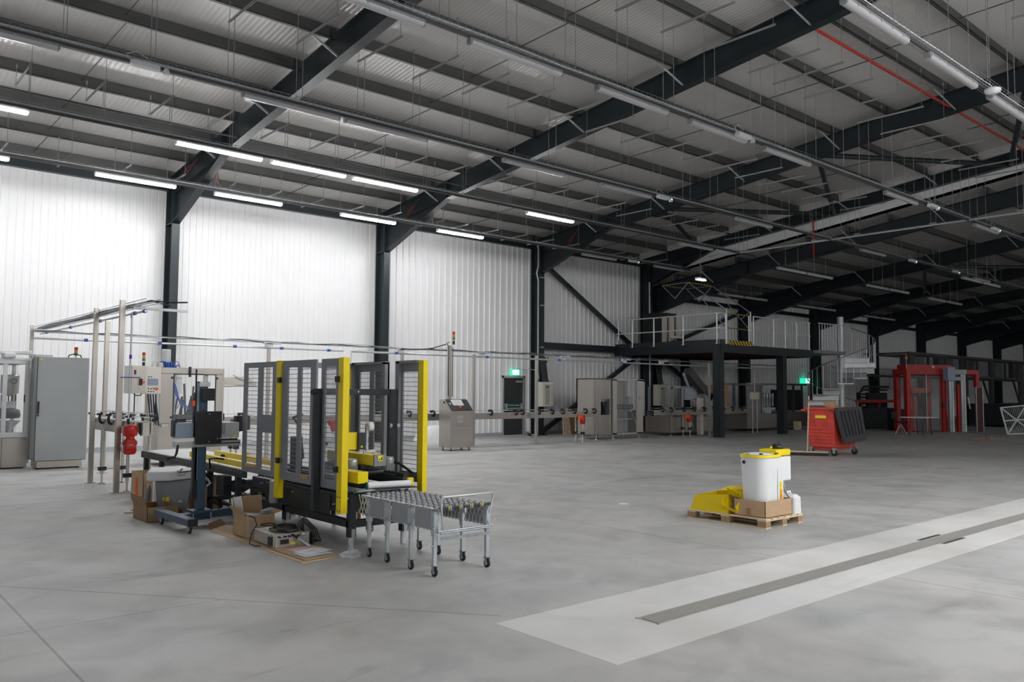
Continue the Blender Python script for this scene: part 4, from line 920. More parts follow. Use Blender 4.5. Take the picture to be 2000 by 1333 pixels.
build(B().box(3.70, 4.50, 12.85, 12.89, 2.74, 2.78), 'end_bracket', 'galv_light', t)
t = thing('air_pipe', 'thin aluminium air pipe with blue fittings under the service tray', 'pipe', (3.6, 16, 2.68))
build(B().tube((3.80, 12.6, 2.70), (3.80, 19.6, 2.70), .016, 8), 'pipe_run', 'alu', t)
for y in (12.62, 13.1, 15.0, 17.0, 19.0): build(B().tube((3.80, y, 2.70), (3.80, y+.06, 2.70), .03, 8), 'blue_fitting', 'blue', t)
build(B().tube((3.72, 12.98, 1.1), (3.72, 12.98, 2.70), .013, 8), 'pipe_drop', 'alu', t)
build(B().box(3.71, 3.725, 13.0, 13.02, 2.62, 2.67).tube((3.72, 12.98, 2.0), (3.72, 12.98, 2.06), .02).tube((3.58, 12.96, 1.72), (3.86, 12.94, 1.72), .008), 'pipe_fittings', 'violet', t)
# ---- conveyor from the cabinet to the red motor
lc = thing('slat_conveyor', 'stainless bottle conveyor with black rail clamps ending at the red gearmotor', 'conveyor', (3.92, 14.8, 0))
build(B().box(3.80, 3.83, 12.95, 15.35, .86, 1.05).box(4.04, 4.07, 12.95, 15.35, .86, 1.05), 'side_frame', 'stainless', lc)
build(B().box(3.84, 4.03, 12.95, 15.35, 1.035, 1.055), 'belt', 'grey_plastic', lc)
for x in (3.82, 4.05): 
    for z in (1.11, 1.17): build(B().tube((x, 12.9, z), (x, 15.35, z), .007, 6), 'guide_rail', 'alu', lc)
for i in range(5):
    y = 13.1+i*.52
    for x, s in ((3.80, -1), (4.07, 1)):
        build(B().path([(x, y, .98), (x+s*.035, y, 1.0), (x+s*.05, y, 1.06), (x+s*.04, y, 1.13), (x+s*.01, y, 1.15)], .022, 8).tube((x+s*.01, y, 1.13), (x+s*.09, y, 1.13), .018, 8), 'rail_clamp', 'black', lc)
for y in (13.12, 14.47):
    for x in (3.77, 4.08):
        lg = build(B().tube((x, y, .16), (x, y, .9), .024, 10), 'leg', 'stainless_bright', lc); WLOC[lg.name] = WLOC[lc.name]
        build(B().lathe((x, y, 0), [(.055, 0), (.055, .012), (.014, .03), (.014, .17)], 14), 'leveling_foot', 'stainless_bright', lg)
        build(B().box(x-.06, x+.06, y-.03, y+.03, .22, .28), 'leg_joint', 'black', lg)
    build(B().tube((3.77, y, .25), (4.08, y, .25), .016, 8), 'leg_tie', 'stainless_bright', lc)
build(B().box(3.88, 3.99, 12.86, 12.95, .845, 1.035), 'end_plate', 'cabinet_beige', lc)
build(B().box(3.86, 3.885, 12.84, 12.95, .87, 1.04), 'drive_coupling', 'black', lc)
gm = thing('gearmotor', 'bright red gearmotor hanging at the end of the slat conveyor', 'motor', (3.73, 12.9, .58))
build(B().lathe((3.73, 12.9, .92), [(.06, -.08), (.098, -.06), (.098, .06), (.08, .095), (.03, .1)], 18), 'gearbox', 'red', gm)
build(B().lathe((3.73, 12.9, .58), [(.07, 0), (.09, .03), (.09, .13), (.1, .14), (.1, .19), (.06, .23), (.06, .27)], 18), 'motor_body', 'red', gm)
build(B().box(3.66, 3.78, 12.80, 12.83, .66, .80), 'terminal_box', 'red', gm, bev=.01)
build(B().tube((3.66, 12.82, .72), (3.74, 12.79, .72), .01), 'release_lever', 'galv_light', gm)
build(B().path([(3.64, 12.88, .80), (3.60, 12.9, .72), (3.62, 12.9, .62), (3.66, 12.9, .6)], .01), 'motor_cable', 'grey_plastic', gm)
# ---- stainless labeller / capper machine
vm = thing('capping_machine', 'stainless open-frame bottling machine with control boxes and blue air fittings', 'bottling machine', (5.9, 17.3, 0))
X0, X1, Y0, Y1 = 5.45, 6.75, 17.0, 17.95
build(B().box(X0, X0+.26, Y0, Y0+.05, .86, 1.86).box(X1-.17, X1, Y0, Y0+.05, .86, 1.86).box(X0, X1, Y0, Y0+.05, 1.862, 1.985)
      .box(X0, X0+.08, Y0+.052, Y1-.062, 1.862, 1.985).box(X1-.08, X1, Y0+.052, Y1-.062, 1.862, 1.985).box(X0, X1, Y1-.06, Y1, 1.862, 1.985).box(X0, X0+.1, Y1-.06, Y1, .862, 1.86).box(X1-.1, X1, Y1-.06, Y1, .862, 1.86), 'machine_frame', 'stainless', vm, bev=.006)
build(B().box(X0, X1, Y0+.05, Y1, .12, .86), 'lower_cabinet', 'stainless', vm)
build(B().box(X0+.26, X0+.275, Y0-.008, Y0+.02, .9, 1.86).box(X1-.185, X1-.17, Y0-.008, Y0+.02, .9, 1.86).box(X0+.26, X1-.17, Y0-.008, Y0+.02, 1.845, 1.86).box(X0+.26, X1-.17, Y0-.008, Y0+.02, .885, .90), 'door_seal', 'black', vm)
build(B().box(X0+.275, X1-.185, Y0, Y0+.006, .9, 1.845), 'glass_door', 'clear', vm)
build(B().box(X0+.56, X0+.6, Y0-.03, Y0+.01, 1.80, 2.01).box(X0+.58, X0+.86, Y0-.03, Y0-.01, 1.845, 1.87), 'door_stay', 'black', vm)
for x, z in ((X0+.24, 1.78), (X0+.24, .98), (X1-.16, 1.78)): build(B().box(x-.03, x+.03, Y0-.02, Y0, z-.02, z+.02), 'hinge', 'machine_black', vm)
build(B().box(X0+.04, X0+.16, Y0-.05, Y0, .80, .84), 'door_catch', 'galv_light', vm)
q = B()
for i in range(14):
    x = X0+.35+random.random()*.75; q.tube((x, 17.3+random.random()*.4, .95), (x, 17.3+random.random()*.4, 1.2+random.random()*.5), .015+.02*random.random(), 8)
build(q, 'capping_heads', 'machine_black', vm)
build(B().box(X0+.30, X1-.2, 17.3, 17.6, .90, 1.02).lathe((X0+.9, 17.45, 1.0), [(.2, 0), (.22, .05), (.1, .08)], 20), 'star_wheel', 'machine_black', vm)
build(B().lathe((X0+.38, 17.4, .9), [(.06, 0), (.06, .75), (.08, .8), (.08, .95)], 14).box(X0+.40, X0+.55, 17.35, 17.5, 1.45, 1.8), 'air_cylinder', 'galv_light', vm)
q = B()
for i in range(6): q.path([(X0+.3+i*.02, 17.3, 1.75-i*.02), (X0+.36+i*.03, 17.25, 1.5-.06*i), (X0+.5+i*.05, 17.25, 1.3-.04*i), (X0+.45+i*.07, 17.3, 1.15)], .009)
build(q, 'blue_hoses', 'blue', vm)
bk = build(B().box(4.86, 5.13, 16.85, 17.35, 1.46, 2.005), 'switch_box', 'stainless_bright', vm, bev=.004)
build(B().box(5.135, 5.43, 16.88, 17.2, 1.45, 2.0), 'operator_panel', 'stainless_bright', vm, bev=.004)
op_ = B().box(4.865, 5.125, 16.84, 16.85, 1.465, 2.0); build(op_, 'switch_box_door', 'stainless', vm)
build(B().box(5.0, 5.05, 16.80, 16.84, 1.62, 1.75), 'main_switch', 'black', vm)
build(B().lathe((5.07, 16.80, 1.68), [(.03, 0), (.03, .03)], 12, 'y'), 'switch_knob', 'orange', vm)
build(B().box(5.17, 5.37, 16.872, 16.88, 1.62, 1.755), 'display', 'screen', vm)
for x, z in [(x, z) for z in (1.50, 1.555) for x in (5.19, 5.24, 5.29)]+[(5.19, 1.79), (5.24, 1.79)]: build(B().lathe((x, 16.868, z), [(.012, 0), (.012, .012)], 8, 'y'), 'push_button', 'black', vm)
build(B().lathe((5.345, 16.85, 1.55), [(.026, 0), (.03, .015), (.015, .03)], 12, 'y'), 'stop_button', 'orange', vm)
build(B().box(4.90, 4.94, 16.838, 16.842, 1.83, 1.92), 'duct_label', 'black', vm)
q = B().tube((5.0, 17.1, .9), (5.0, 17.1, 1.46), .012).path([(4.95, 17.0, 1.46), (4.98, 17, 1.42), (5.08, 17, 1.42), (5.1, 17, 1.46)], .012)
for i in range(4): q.path([(5.22+i*.05, 17.0, 1.45), (5.25+i*.04, 16.95, 1.1), (5.28+i*.05, 16.95, .88-i*.02), (5.34+i*.03, 17.0, .95), (5.38, 17.02, 1.3)], .014)
build(q, 'cable_loops', 'machine_black', vm)
build(B().tube((5.12, 17.25, .95), (5.12, 17.25, 1.44), .06, 14), 'guard_tube', 'clear', vm)
beacon(5.15, 17.1, 2.005, 'slim signal beacon with black base on the bottling machine control box', .030, .06, 0, True)
cp_ = thing('cap_canister', 'clear upright canister with blue hoses on top of the bottling machine', 'canister', (5.65, 17.4, 1.985))
build(B().lathe((5.68, 17.4, 2.12), [(.09, 0), (.09, .22), (.08, .25), (.02, .25)], 18), 'canister_bowl', 'film', cp_)
build(B().lathe((5.68, 17.4, 1.985), [(.05, 0), (.05, .08), (.085, .12), (.085, .14)], 14), 'canister_base', 'white_plastic', cp_)
q = B()
for i in range(7):
    a = i*.9; q.path([(5.52+.05*i, 17.3, 1.985), (5.50+.05*i, 17.3, 2.08+.02*(i % 3)), (5.58+.04*i, 17.33, 2.12-.01*i), (5.62+.04*i, 17.35, 2.0)], .014)
build(q, 'blue_hoses', 'blue', cp_)
build(B().lathe((5.53, 17.3, 1.99), [(.05, 0), (.07, .04), (.05, .1)], 12).path([(5.36, 17.25, 1.99), (5.37, 17.25, 2.08), (5.42, 17.25, 2.12), (5.5, 17.27, 2.1)], .013), 'regulator', 'cream', cp_)
build(B().loop((5.88, 17.35, 2.07), .05, .008, 'y', 14, 5).loop((5.9, 17.33, 2.02), .04, .008, 'y', 14, 5), 'coiled_hose', 'violet', cp_)
ch = thing('chute_tray', 'pale folded metal chute sticking out beyond the bottling machine', 'chute', (7.1, 17.4, 1.6))
build(B().add([(6.75, 17.2, 1.63), (7.55, 17.2, 1.65), (7.55, 17.8, 1.65), (6.75, 17.8, 1.63), (6.75, 17.2, 1.80), (7.3, 17.2, 1.83), (7.55, 17.2, 1.70)], [(0, 1, 2, 3), (3, 2, 1, 0), (0, 1, 6, 5, 4), (4, 5, 6, 1, 0)]), 'chute_floor', 'stainless_bright', ch)
build(B().bar((7.0, 17.15, 1.86), (7.45, 17.15, 1.66), .02, .02).tube((6.75, 17.2, 1.62), (7.55, 17.2, 1.64), .02), 'chute_rim', 'stainless', ch)
# ================================================================== LONG BOTTLE LINE
def line_leg(t, x, y, h=.76):
    lg = build(B().tube((x, y, .12), (x, y, h), .025, 8), 'leg', 'stainless_bright', t); WLOC[lg.name] = WLOC[t.name]
    build(B().lathe((x, y, 0), [(.06, 0), (.06, .012), (.016, .03), (.016, .13)], 12), 'leveling_foot', 'stainless_bright', lg)
    build(B().box(x-.05, x+.05, y-.05, y+.05, .22, .30), 'leg_joint', 'black', lg)
def bottle_line(x0, x1, label, legs, clamps):
    t = thing('bottle_conveyor', label, 'conveyor', ((x0+x1)/2, 18.0, 0))
    build(B().box(x0, x1, 17.82, 17.85, .76, .93).box(x0, x1, 18.12, 18.15, .76, .93), 'side_frame', 'stainless', t)
    build(B().box(x0, x1, 17.86, 18.11, .915, .935), 'belt', 'grey_plastic', t)
    for y in (17.84, 18.13): build(B().tube((x0, y, 1.0), (x1, y, 1.0), .007, 6), 'guide_rail', 'alu', t)
    for x in clamps:
        build(B().path([(x, 17.82, .88), (x, 17.77, .89), (x, 17.75, .95), (x, 17.77, 1.0), (x, 17.82, 1.01)], .03, 8).tube((x-.1, 17.8, 1.0), (x-.04, 17.8, 1.0), .035, 8), 'rail_clamp', 'black', t)
    for x in legs:
        line_leg(t, x, 17.85); line_leg(t, x, 18.15); build(B().tube((x, 17.85, .26), (x, 18.15, .26), .016, 6), 'leg_tie', 'stainless_bright', t)
    return t
bottle_line(6.8, 12.55, 'long stainless bottle conveyor seen through the sealer guards', (7.4, 9.6, 11.6), (7.05, 7.5, 8.3, 9.3, 10.3, 11.3, 12.0, 12.5))
t = bottle_line(12.6, 19.3, 'long stainless bottle conveyor running past the fire exit door', (14.05, 16.55, 18.5), (12.75, 14.75, 15.7, 15.95, 16.6, 17.15, 17.6, 18.1, 18.6, 19.0))
bottle_line(22.0, 28.5, 'bottle conveyor in shade beyond the stainless enclosure', (24.0, 26.0), (22.4, 22.9, 23.6, 24.2, 24.8, 25.4, 26, 26.6, 27.2))
for x, y, z, lab in ((9.75, 17.7, .55, 'small red gearmotor under the bottle conveyor seen through the yellow framed guard'), (18.35, 17.7, .55, 'orange red gearmotor under the bottle conveyor beside the enclosure'), (23.75, 17.7, .5, 'dim red gearmotor under the shaded conveyor')):
    g = thing('gearmotor', lab, 'motor', (x, y, z))
    build(B().lathe((x, y, z), [(.06, 0), (.085, .04), (.09, .2), (.06, .28)], 14), 'motor_body', 'red', g)
    build(B().lathe((x, y+.05, z+.2), [(.07, -.1), (.08, .05)], 12, 'x'), 'gearbox', 'orange' if x > 15 else 'red', g)
    build(B().path([(x, y, z), (x+.05, y, z-.15), (x+.2, y, z-.12), (x+.22, y+.1, z+.1)], .012), 'motor_cable', 'white_plastic', g)
# coded box inline with conveyor near the sealer
# overhead service line
t = thing('service_pipe_line', 'long aluminium pipe and cable run on posts above the bottle line', 'pipe run', (14, 17.6, 2.6))
build(B().tube((3.3, 17.55, 2.62), (30, 17.55, 2.62), .014, 6), 'upper_rail', 'galv', t)
build(B().tube((3.3, 17.6, 2.50), (9.9, 17.6, 2.50), .020, 8).tube((10.1, 17.6, 2.50), (30, 17.6, 2.50), .026, 8), 'air_main', 'alu', t)
build(B().path([(10.1, 17.6, 1.2), (10.1, 17.6, 2.46), (10.14, 17.6, 2.50), (10.3, 17.6, 2.50)], .026, 8), 'down_pipe', 'alu', t)
pts = [(3.3+i*.45, 17.55+.02*math.sin(i*1.7), 2.64+.014*math.sin(i*2.3)) for i in range(60)]
build(B().path(pts, .011, 5), 'cable', 'machine_black', t)
pts = [(7+i*.5, 17.53, 2.65+.02*math.sin(i*1.1+1)) for i in range(40)]
build(B().path(pts, .009, 5), 'cable', 'galv', t)
for x in (4.2, 5.6, 7.2, 8.3, 9.5, 11.4, 14.4, 17.2, 20): build(B().box(x-.03, x+.03, 17.54, 17.62, 2.47, 2.53), 'blue_clip', 'blue', t)
for x in (7.95, 11.5, 14.15, 17.3, 20.1, 22.0):
    build(B().box(x-.12, x+.30, 17.5, 17.56, 2.58, 2.63).box(x-.05, x+.1, 17.5, 17.6, 2.50, 2.60), 'bracket', 'galv_light', t)
for x, y, lab in ((8.0, 17.6, 'stainless post rising behind the first guard door'), (11.6, 17.6, 'stainless post beside the far column behind the guards'), (14.5, 18.3, 'slim stainless post just behind the control terminal'), (16.34, 17.65, 'stainless post in front of the fire exit column'), (20.9, 19.2, 'thin post rising over the stainless enclosure'), (24.4, 17.3, 'stainless post of the pipe run near the mezzanine')):
    post(x, y, 2.6, lab, .034)
# control terminal
ct = thing('control_terminal', 'free-standing stainless operator terminal with sloping screen panel', 'control terminal', (13.1, 17.1, 0))
build(B().prism([(16.92, .09), (17.42, .09), (17.42, 1.33), (17.22, 1.33), (16.92, 1.03)], 'x', 12.66, 13.42), 'terminal_body', 'stainless', ct, bev=.008)
ang = math.atan2(.30, .30)
build(B().add([(12.70, 16.925, 1.045), (13.38, 16.925, 1.045), (13.38, 17.205, 1.325), (12.70, 17.205, 1.325), (12.70, 16.918, 1.052), (13.38, 16.918, 1.052), (13.38, 17.198, 1.332), (12.70, 17.198, 1.332)], [(0, 1, 2, 3), (7, 6, 5, 4), (0, 4, 5, 1), (1, 5, 6, 2), (2, 6, 7, 3), (3, 7, 4, 0)]), 'console_panel', 'machine_black', ct)
def onpanel(x0, x1, u0, u1, d, name, m):
    f = lambda u: (16.918+.28*u, 1.052+.28*u)
    a, c = f(u0), f(u1); o = d*.7071
    build(B().add([(x, y-k*o, z+k*o) for k in (0, 1) for (x, (y, z)) in ((x0, a), (x1, a), (x1, c), (x0, c))], [(0, 1, 2, 3), (7, 6, 5, 4), (0, 4, 5, 1), (1, 5, 6, 2), (2, 6, 7, 3), (3, 7, 4, 0)]), name, m, ct)
onpanel(12.84, 13.18, .42, .92, .01, 'screen_bezel', 'white_plastic'); onpanel(12.88, 13.14, .50, .86, .014, 'touch_screen', 'screen_white')
onpanel(12.99, 13.05, .2, .34, .03, 'stop_button', 'orange'); onpanel(12.74, 12.77, .5, .62, .02, 'white_button', 'white_plastic')
build(B().box(12.66, 13.42, 16.915, 16.922, .58, .587).box(12.9, 13.06, 16.91, 16.922, .74, .90), 'door_gap', 'galv_light', ct)
build(B().box(12.92, 13.04, 16.90, 16.912, .76, .88), 'inspection_window', 'grey_plastic', ct)
build(B().lathe((12.65, 17.2, 1.25), [(.03, 0), (.03, .02)], 10, 'x'), 'key_switch', 'black', ct)
for x in (12.74, 13.34):
    for y in (17.0, 17.34): build(B().lathe((x, y, 0), [(.035, 0), (.035, .01), (.012, .02), (.012, .1)], 10), 'leveling_foot', 'machine_black', ct)
mast = build(B().box(12.86, 12.95, 17.28, 17.37, 1.33, 2.75), 'mast', 'stainless', ct)
build(B().path([(12.84, 17.27, 1.4), (12.83, 17.27, 2.0), (12.84, 17.27, 2.7), (12.80, 17.3, 2.8), (12.88, 17.3, 2.84)], .012, 5).path([(12.97, 17.27, 1.4), (12.97, 17.27, 2.7)], .01, 5), 'mast_cables', 'machine_black', ct)
beacon(13.02, 17.3, 2.78, 'signal beacon on top of the operator terminal mast', .036, .075, 0, True)
tag(build(B().path([(11.5, 17.5, 2.62), (11.9, 17.45, 2.60), (12.4, 17.4, 2.66), (12.8, 17.33, 2.78)], .014, 5), 'cable', 'machine_black'), 'dark cables sagging from the pipe run to the terminal mast', 'cable')
# stainless enclosure over the line
en = thing('rinser_enclosure', 'tall stainless machine enclosure with hinged doors astride the bottle line', 'machine enclosure', (20.7, 18.3, 0))
build(B().box(19.4, 20.22, 18.2, 18.23, .17, .80).box(19.4, 20.22, 18.2, 18.23, 1.32, 1.985).box(19.4, 19.72, 18.2, 18.23, .80, 1.32).box(20.14, 20.22, 18.2, 18.23, .80, 1.32), 'side_panel', 'stainless', en)
build(B().box(19.4, 19.43, 18.24, 19.0, .17, 1.985).box(19.4, 21.9, 18.95, 19.0, .17, 1.985).box(19.4, 21.9, 18.2, 19.0, 1.96, 1.99), 'back_shell', 'stainless', en)
for x in (19.52, 19.66, 20.16): build(B().box(x, x+.012, 18.19, 18.2, .17, 1.98), 'panel_seam', 'galv_light', en)
d = build(B().box(20.24, 20.42, 18.12, 18.16, .15, 1.97).box(21.42, 21.75, 18.12, 18.16, .15, 1.97).box(20.24, 21.75, 18.12, 18.16, 1.93, 1.985).box(20.24, 21.75, 18.12, 18.16, .14, .19), 'door_frame', 'stainless_bright', en); WLOC[d.name] = WLOC[en.name]
build(B().box(20.42, 21.42, 18.135, 18.14, .19, 1.93), 'glass_door', 'clear', d)
build(B().box(20.42, 21.42, 18.3, 18.35, .62, .66).box(20.6, 20.63, 18.3, 18.34, .2, 1.9).box(21.0, 21.03, 18.3, 18.34, .2, 1.9), 'inner_shelf', 'galv', en)
q = B()
for i in range(6): q.path([(20.5+i*.15, 18.25, .98), (20.5+i*.15, 18.18, 1.0), (20.52+i*.15, 18.18, 1.1), (20.52+i*.15, 18.25, 1.12)], .03, 6)
build(q, 'gripper_clamps', 'black', en)
build(B().lathe((20.62, 18.5, 1.33), [(.13, 0), (.10, .04), (.02, .06)], 14).box(21.25, 21.40, 18.3, 18.5, .9, 1.4), 'rinser_head', 'galv_light', en)
build(B().box(19.92, 20.12, 18.3, 18.4, .8, 1.22).tube((20.0, 18.25, .75), (20.0, 18.25, 1.1), .03), 'port_mechanism', 'machine_black', en)
build(B().box(21.5, 21.62, 18.10, 18.12, 1.3, 1.4).box(21.75, 21.82, 18.1, 18.25, .75, 1.9), 'latch_side', 'galv', en)
for x in (19.5, 20.3, 21.6):
    for y in (18.2, 18.9): build(B().lathe((x, y, 0), [(.06, 0), (.06, .012), (.018, .03), (.018, .17)], 10), 'leveling_foot', 'galv_light', en)
# leaning boards by the wall
t = thing('plywood_sheet', 'brown plywood board leaning on the wall brace under the bottle conveyor', 'board', (21.8, 21.0, 0))
build(B().prism([(20.75, 0), (21.15, 0), (20.95, .95), (20.7, .95)], 'y', 20.95, 21.0), 'pale_edge_board', 'wood', t)
build(B().prism([(21.1, 0), (22.5, 0), (22.3, .9), (20.98, .9)], 'y', 21.02, 21.06), 'brown_board', 'plywood', t)
# beige wall boxes on the columns
for x0, x1, z0, z1, lab in ((19.40, 20.15, 1.02, 1.885, 'cream wall-mounted electrical box with window on the exit column'), (25.80, 26.62, 1.01, 1.86, 'cream wall-mounted electrical box on the column before the mezzanine')):
    t = thing('wall_box', lab, 'electrical box', ((x0+x1)/2, 21.0, z0))
    fx = x0+.24
    build(B().box(x0+.20, x1, 20.90, 21.16, z0, z1), 'box_body', 'cream', t, bev=.01)
    dd = build(B().box(fx, x1, 20.87, 20.90, z0+.01, z0+.06).box(fx, x1, 20.87, 20.90, z1-.09, z1-.01).box(fx, fx+.12, 20.87, 20.90, z0+.06, z1-.09).box(x1-.14, x1, 20.87, 20.90, z0+.06, z1-.09), 'door', 'cream', t, bev=.004)
    build(B().box(fx+.12, x1-.14, 20.885, 20.89, z0+.06, z1-.09), 'door_window', 'cream_pane', t)
    build(B().box(fx+.15, fx+.28, 20.875, 20.885, z1-.19, z1-.15), 'nameplate', 'black', t)
    build(B().box(fx+.12, x1-.14, 20.88, 20.886, (z0+z1)/2+.08, (z0+z1)/2+.10), 'breaker_row', 'galv', t)
    for i in range(5): build(B().tube((x0+.35+i*.06, 21.0, z1), (x0+.33+i*.06, 21.12, z1+.9), .022, 6), 'supply_cable', 'machine_black', t)
    build(B().path([(x1-.1, 21.0, z1), (x1-.2, 21.0, z1+.12), (x1-.22, 21.05, z1+.6), (x1-.05, 21.1, z1+.9)], .018, 6), 'supply_cable', 'black', t)
for x in (19.86,):
    for i, z in enumerate((1.2, 1.75, 3.1, 4.6, 5.6)): tag(build(B().box(x-.1, x+.06, 21.12, 21.18, z, z+.04), 'strut_clip', 'galv'), 'galvanised bracket clip on the fire exit column, %s one up from the floor' % ORD[i], 'bracket')
t = thing('coiled_cable', 'coiled black cable hanging behind the dim conveyor beside the cream box', 'cable', (24.6, 20, .4))
for i in range(4): build(B().loop((24.5+i*.05, 20.2, .55+i*.02), .28, .02, 'y', 18, 5, 1.2), 'cable_turn', 'black', t)
t = thing('board_panel', 'dark panel with a yellow strip leaning beside the column before the mezzanine', 'board', (25.0, 20.9, 0))
build(B().prism([(24.1, 0), (25.3, 0), (25.3, .85), (24.1, .85)], 'y', 20.95, 21.0), 'dark_board', 'machine_black', t)
build(B().bar((24.35, 20.93, .85), (24.95, 20.93, .02), .02, .07, (1, 0, 0)), 'yellow_strip', 'brass', t)
# ================================================================== MEZZANINE
mz = thing('mezzanine', 'dark steel mezzanine platform on posts against the wall', 'platform', (28, 19, 0), kind='structure')
MX0, MX1, MY0, MY1, MZ = 24.1, 30.3, 16.6, 21.5, 3.26
build(B().box(MX0, MX1, MY0, MY1, MZ-.04, MZ), 'deck_plate', 'machine_black', mz)
build(B().box(MX0, MX1, MY0-.03, MY0+.03, MZ-.30, MZ).box(MX0-.03, MX0+.03, MY0, MY1, MZ-.30, MZ).box(MX1-.03, MX1+.03, MY0, MY1, MZ-.30, MZ).box(MX0, MX1, MY1-.05, MY1, MZ-.3, MZ), 'edge_beam', 'dark_steel', mz)
q = B()
for i in range(9): q.box(MX0+.6+i*.66, MX0+.66+i*.66, MY0, MY1, MZ-.24, MZ-.04)
build(q, 'floor_joists', 'joist_red', mz)
for x, y in ((24.1, 16.7), (28.2, 16.7), (28.2, 21.2)):
    build(B().box(x-.14, x+.14, y-.14, y-.12, 0, MZ-.3).box(x-.14, x+.14, y+.12, y+.14, 0, MZ-.3).box(x-.012, x+.012, y-.13, y+.13, 0, MZ-.3).box(x-.14, x-.125, y-.13, y+.13, 0, MZ-.3), 'post', 'dark_steel', mz)
build(B().box(MX0+.02, MX0+.04, MY0+.1, MY1, MZ, MZ+.16).box(MX0, 24.4, MY0+.02, MY0+.04, MZ, MZ+.16), 'toe_board', 'machine_black', mz)
build(B().box(24.55, 26.0, MY0-.045, MY0-.03, MZ-.02, MZ+.14), 'hazard_board', 'hazard', mz)
rl = thing('guard_railing', 'galvanised tubular railing round the mezzanine edge', 'railing', (28, 16.6, MZ))
q = B(); rh = 1.08
for z in (rh, .55): q.tube((MX0, MY0+.02, MZ+z), (MX0, 21.4, MZ+z), .024, 8).tube((26.15, MY0, MZ+z), (MX1-.1, MY0, MZ+z), .024, 8).tube((MX0, MY0+.02, MZ+z), (24.45, MY0, MZ+z), .024, 8)
build(q, 'handrail', 'rail_zinc', rl)
for y in (16.75, 18.2, 19.55, 20.6): build(B().tube((MX0, y, MZ), (MX0, y, MZ+rh), .026, 8).lathe((MX0, y, MZ+.55), [(.04, -.03), (.04, .03)], 8).box(MX0-.05, MX0+.05, y-.05, y+.05, MZ, MZ+.012), 'railing_post', 'rail_zinc', rl)
for x in (24.42, 25.86, 26.15, 27.5, 28.32, 29.14, 30.1): build(B().tube((x, MY0, MZ), (x, MY0, MZ+rh), .026, 8).lathe((x, MY0, MZ+.55), [(.04, -.03), (.04, .03)], 8).box(x-.05, x+.05, MY0-.05, MY0+.05, MZ, MZ+.012), 'railing_post', 'rail_zinc', rl)
build(B().tube((MX0, 21.3, MZ-.0+.3), (MX0, 21.3, MZ+rh), .024), 'end_post', 'rail_zinc', rl)
gt = thing('pallet_gate', 'tubular up-and-over pallet gate with zigzag arms standing above the mezzanine edge', 'safety gate', (25.3, 17.2, MZ))
for x in (24.55, 26.05):
    pts = [(x, 16.65, MZ), (x, 16.65, MZ+1.25), (x, 17.6, MZ+2.2)]
    build(B().tube(*pts[:2], .026, 8), 'gate_upright', 'galv_light', gt)
    build(B().tube((x, 16.7, MZ+1.25), (x, 18.3, MZ+2.35), .024, 8).tube((x, 18.3, MZ+2.35), (x, 18.9, MZ+1.8), .02, 8).tube((x, 18.9, MZ+1.8), (x, 19.5, MZ+2.35), .02, 8).tube((x, 19.5, MZ+2.35), (x, 18.3, MZ+2.35), .02, 8)
          .tube((x, 16.7, MZ+.6), (x, 17.6, MZ+1.6), .02, 8).tube((x, 16.65, MZ+1.25), (x, 17.05, MZ+1.0), .02, 8), 'gate_arm', 'galv', gt)
build(B().tube((24.55, 18.3, MZ+2.35), (26.05, 18.3, MZ+2.35), .024, 8).tube((24.55, 19.5, MZ+2.35), (26.05, 19.5, MZ+2.35), .024, 8), 'gate_bar', 'hazard', gt)
build(B().tube((24.55, 16.7, MZ+1.10), (26.05, 16.7, MZ+1.10), .02, 8).tube((24.55, 16.7, MZ+.58), (26.05, 16.7, MZ+.58), .02, 8), 'gate_bar', 'hazard', gt)
hp = thing('hopper_frame', 'dark open metal stand with copper coloured posts on the mezzanine deck', 'machine', (25.7, 20.0, MZ))
build(B().box(24.95, 25.9, 19.9, 20.8, MZ+1.30, MZ+1.38).box(24.95, 25.02, 19.9, 20.8, MZ, MZ+1.3).box(25.02, 25.4, 20.7, 20.75, MZ, MZ+1.3), 'stand_panel', 'black', hp)
for x in (25.45, 25.9): build(B().box(x-.03, x+.03, 19.9, 19.96, MZ, MZ+1.4), 'stand_post', 'brass', hp)
build(B().box(25.5, 26.3, 19.85, 19.9, MZ+.42, MZ+.5), 'white_strip', 'foam', hp)
# spiral stair
st = thing('spiral_stair', 'galvanised spiral staircase with mesh risers at the end of the mezzanine', 'staircase', (32.9, 16.55, 0), kind='thing')
SXc, SYc, SR = 32.45, 16.5, 1.32
build(B().tube((SXc, SYc, 0), (SXc, SYc, 4.72), .13, 20), 'centre_column', 'galv_light', st)
nst = 15; rise = MZ/nst; ring = []
for i in range(nst):
    a = math.radians(-2+i*25.5); a2 = a+math.radians(25.5); z = rise*(i+1)
    p = [(SXc+.12*math.cos(a), SYc+.12*math.sin(a)), (SXc+SR*math.cos(a), SYc+SR*math.sin(a)), (SXc+SR*math.cos(a2), SYc+SR*math.sin(a2)), (SXc+.12*math.cos(a2), SYc+.12*math.sin(a2))]
    build(B().prism(p, 'z', z-.035, z), 'tread', 'rail_zinc', st)
    build(B().add([(*p[0], z-rise), (*p[1], z-rise), (*p[1], z), (*p[0], z)], [(0, 1, 2, 3), (3, 2, 1, 0)]), 'riser', 'rail_zinc', st)
    for f_ in (0, .5):
        aa = a+(a2-a)*f_; zz = z
        build(B().tube((SXc+SR*math.cos(aa), SYc+SR*math.sin(aa), zz-.03), (SXc+SR*math.cos(aa), SYc+SR*math.sin(aa), zz+.95+rise*f_), .011 if f_ else .016, 6), 'baluster', 'rail_zinc', st)
    for f_ in (0, .5): aa = a+(a2-a)*f_; ring.append((SXc+SR*math.cos(aa), SYc+SR*math.sin(aa), z+.97+rise*f_))
build(B().path(ring, .022, 6), 'handrail', 'galv', st)
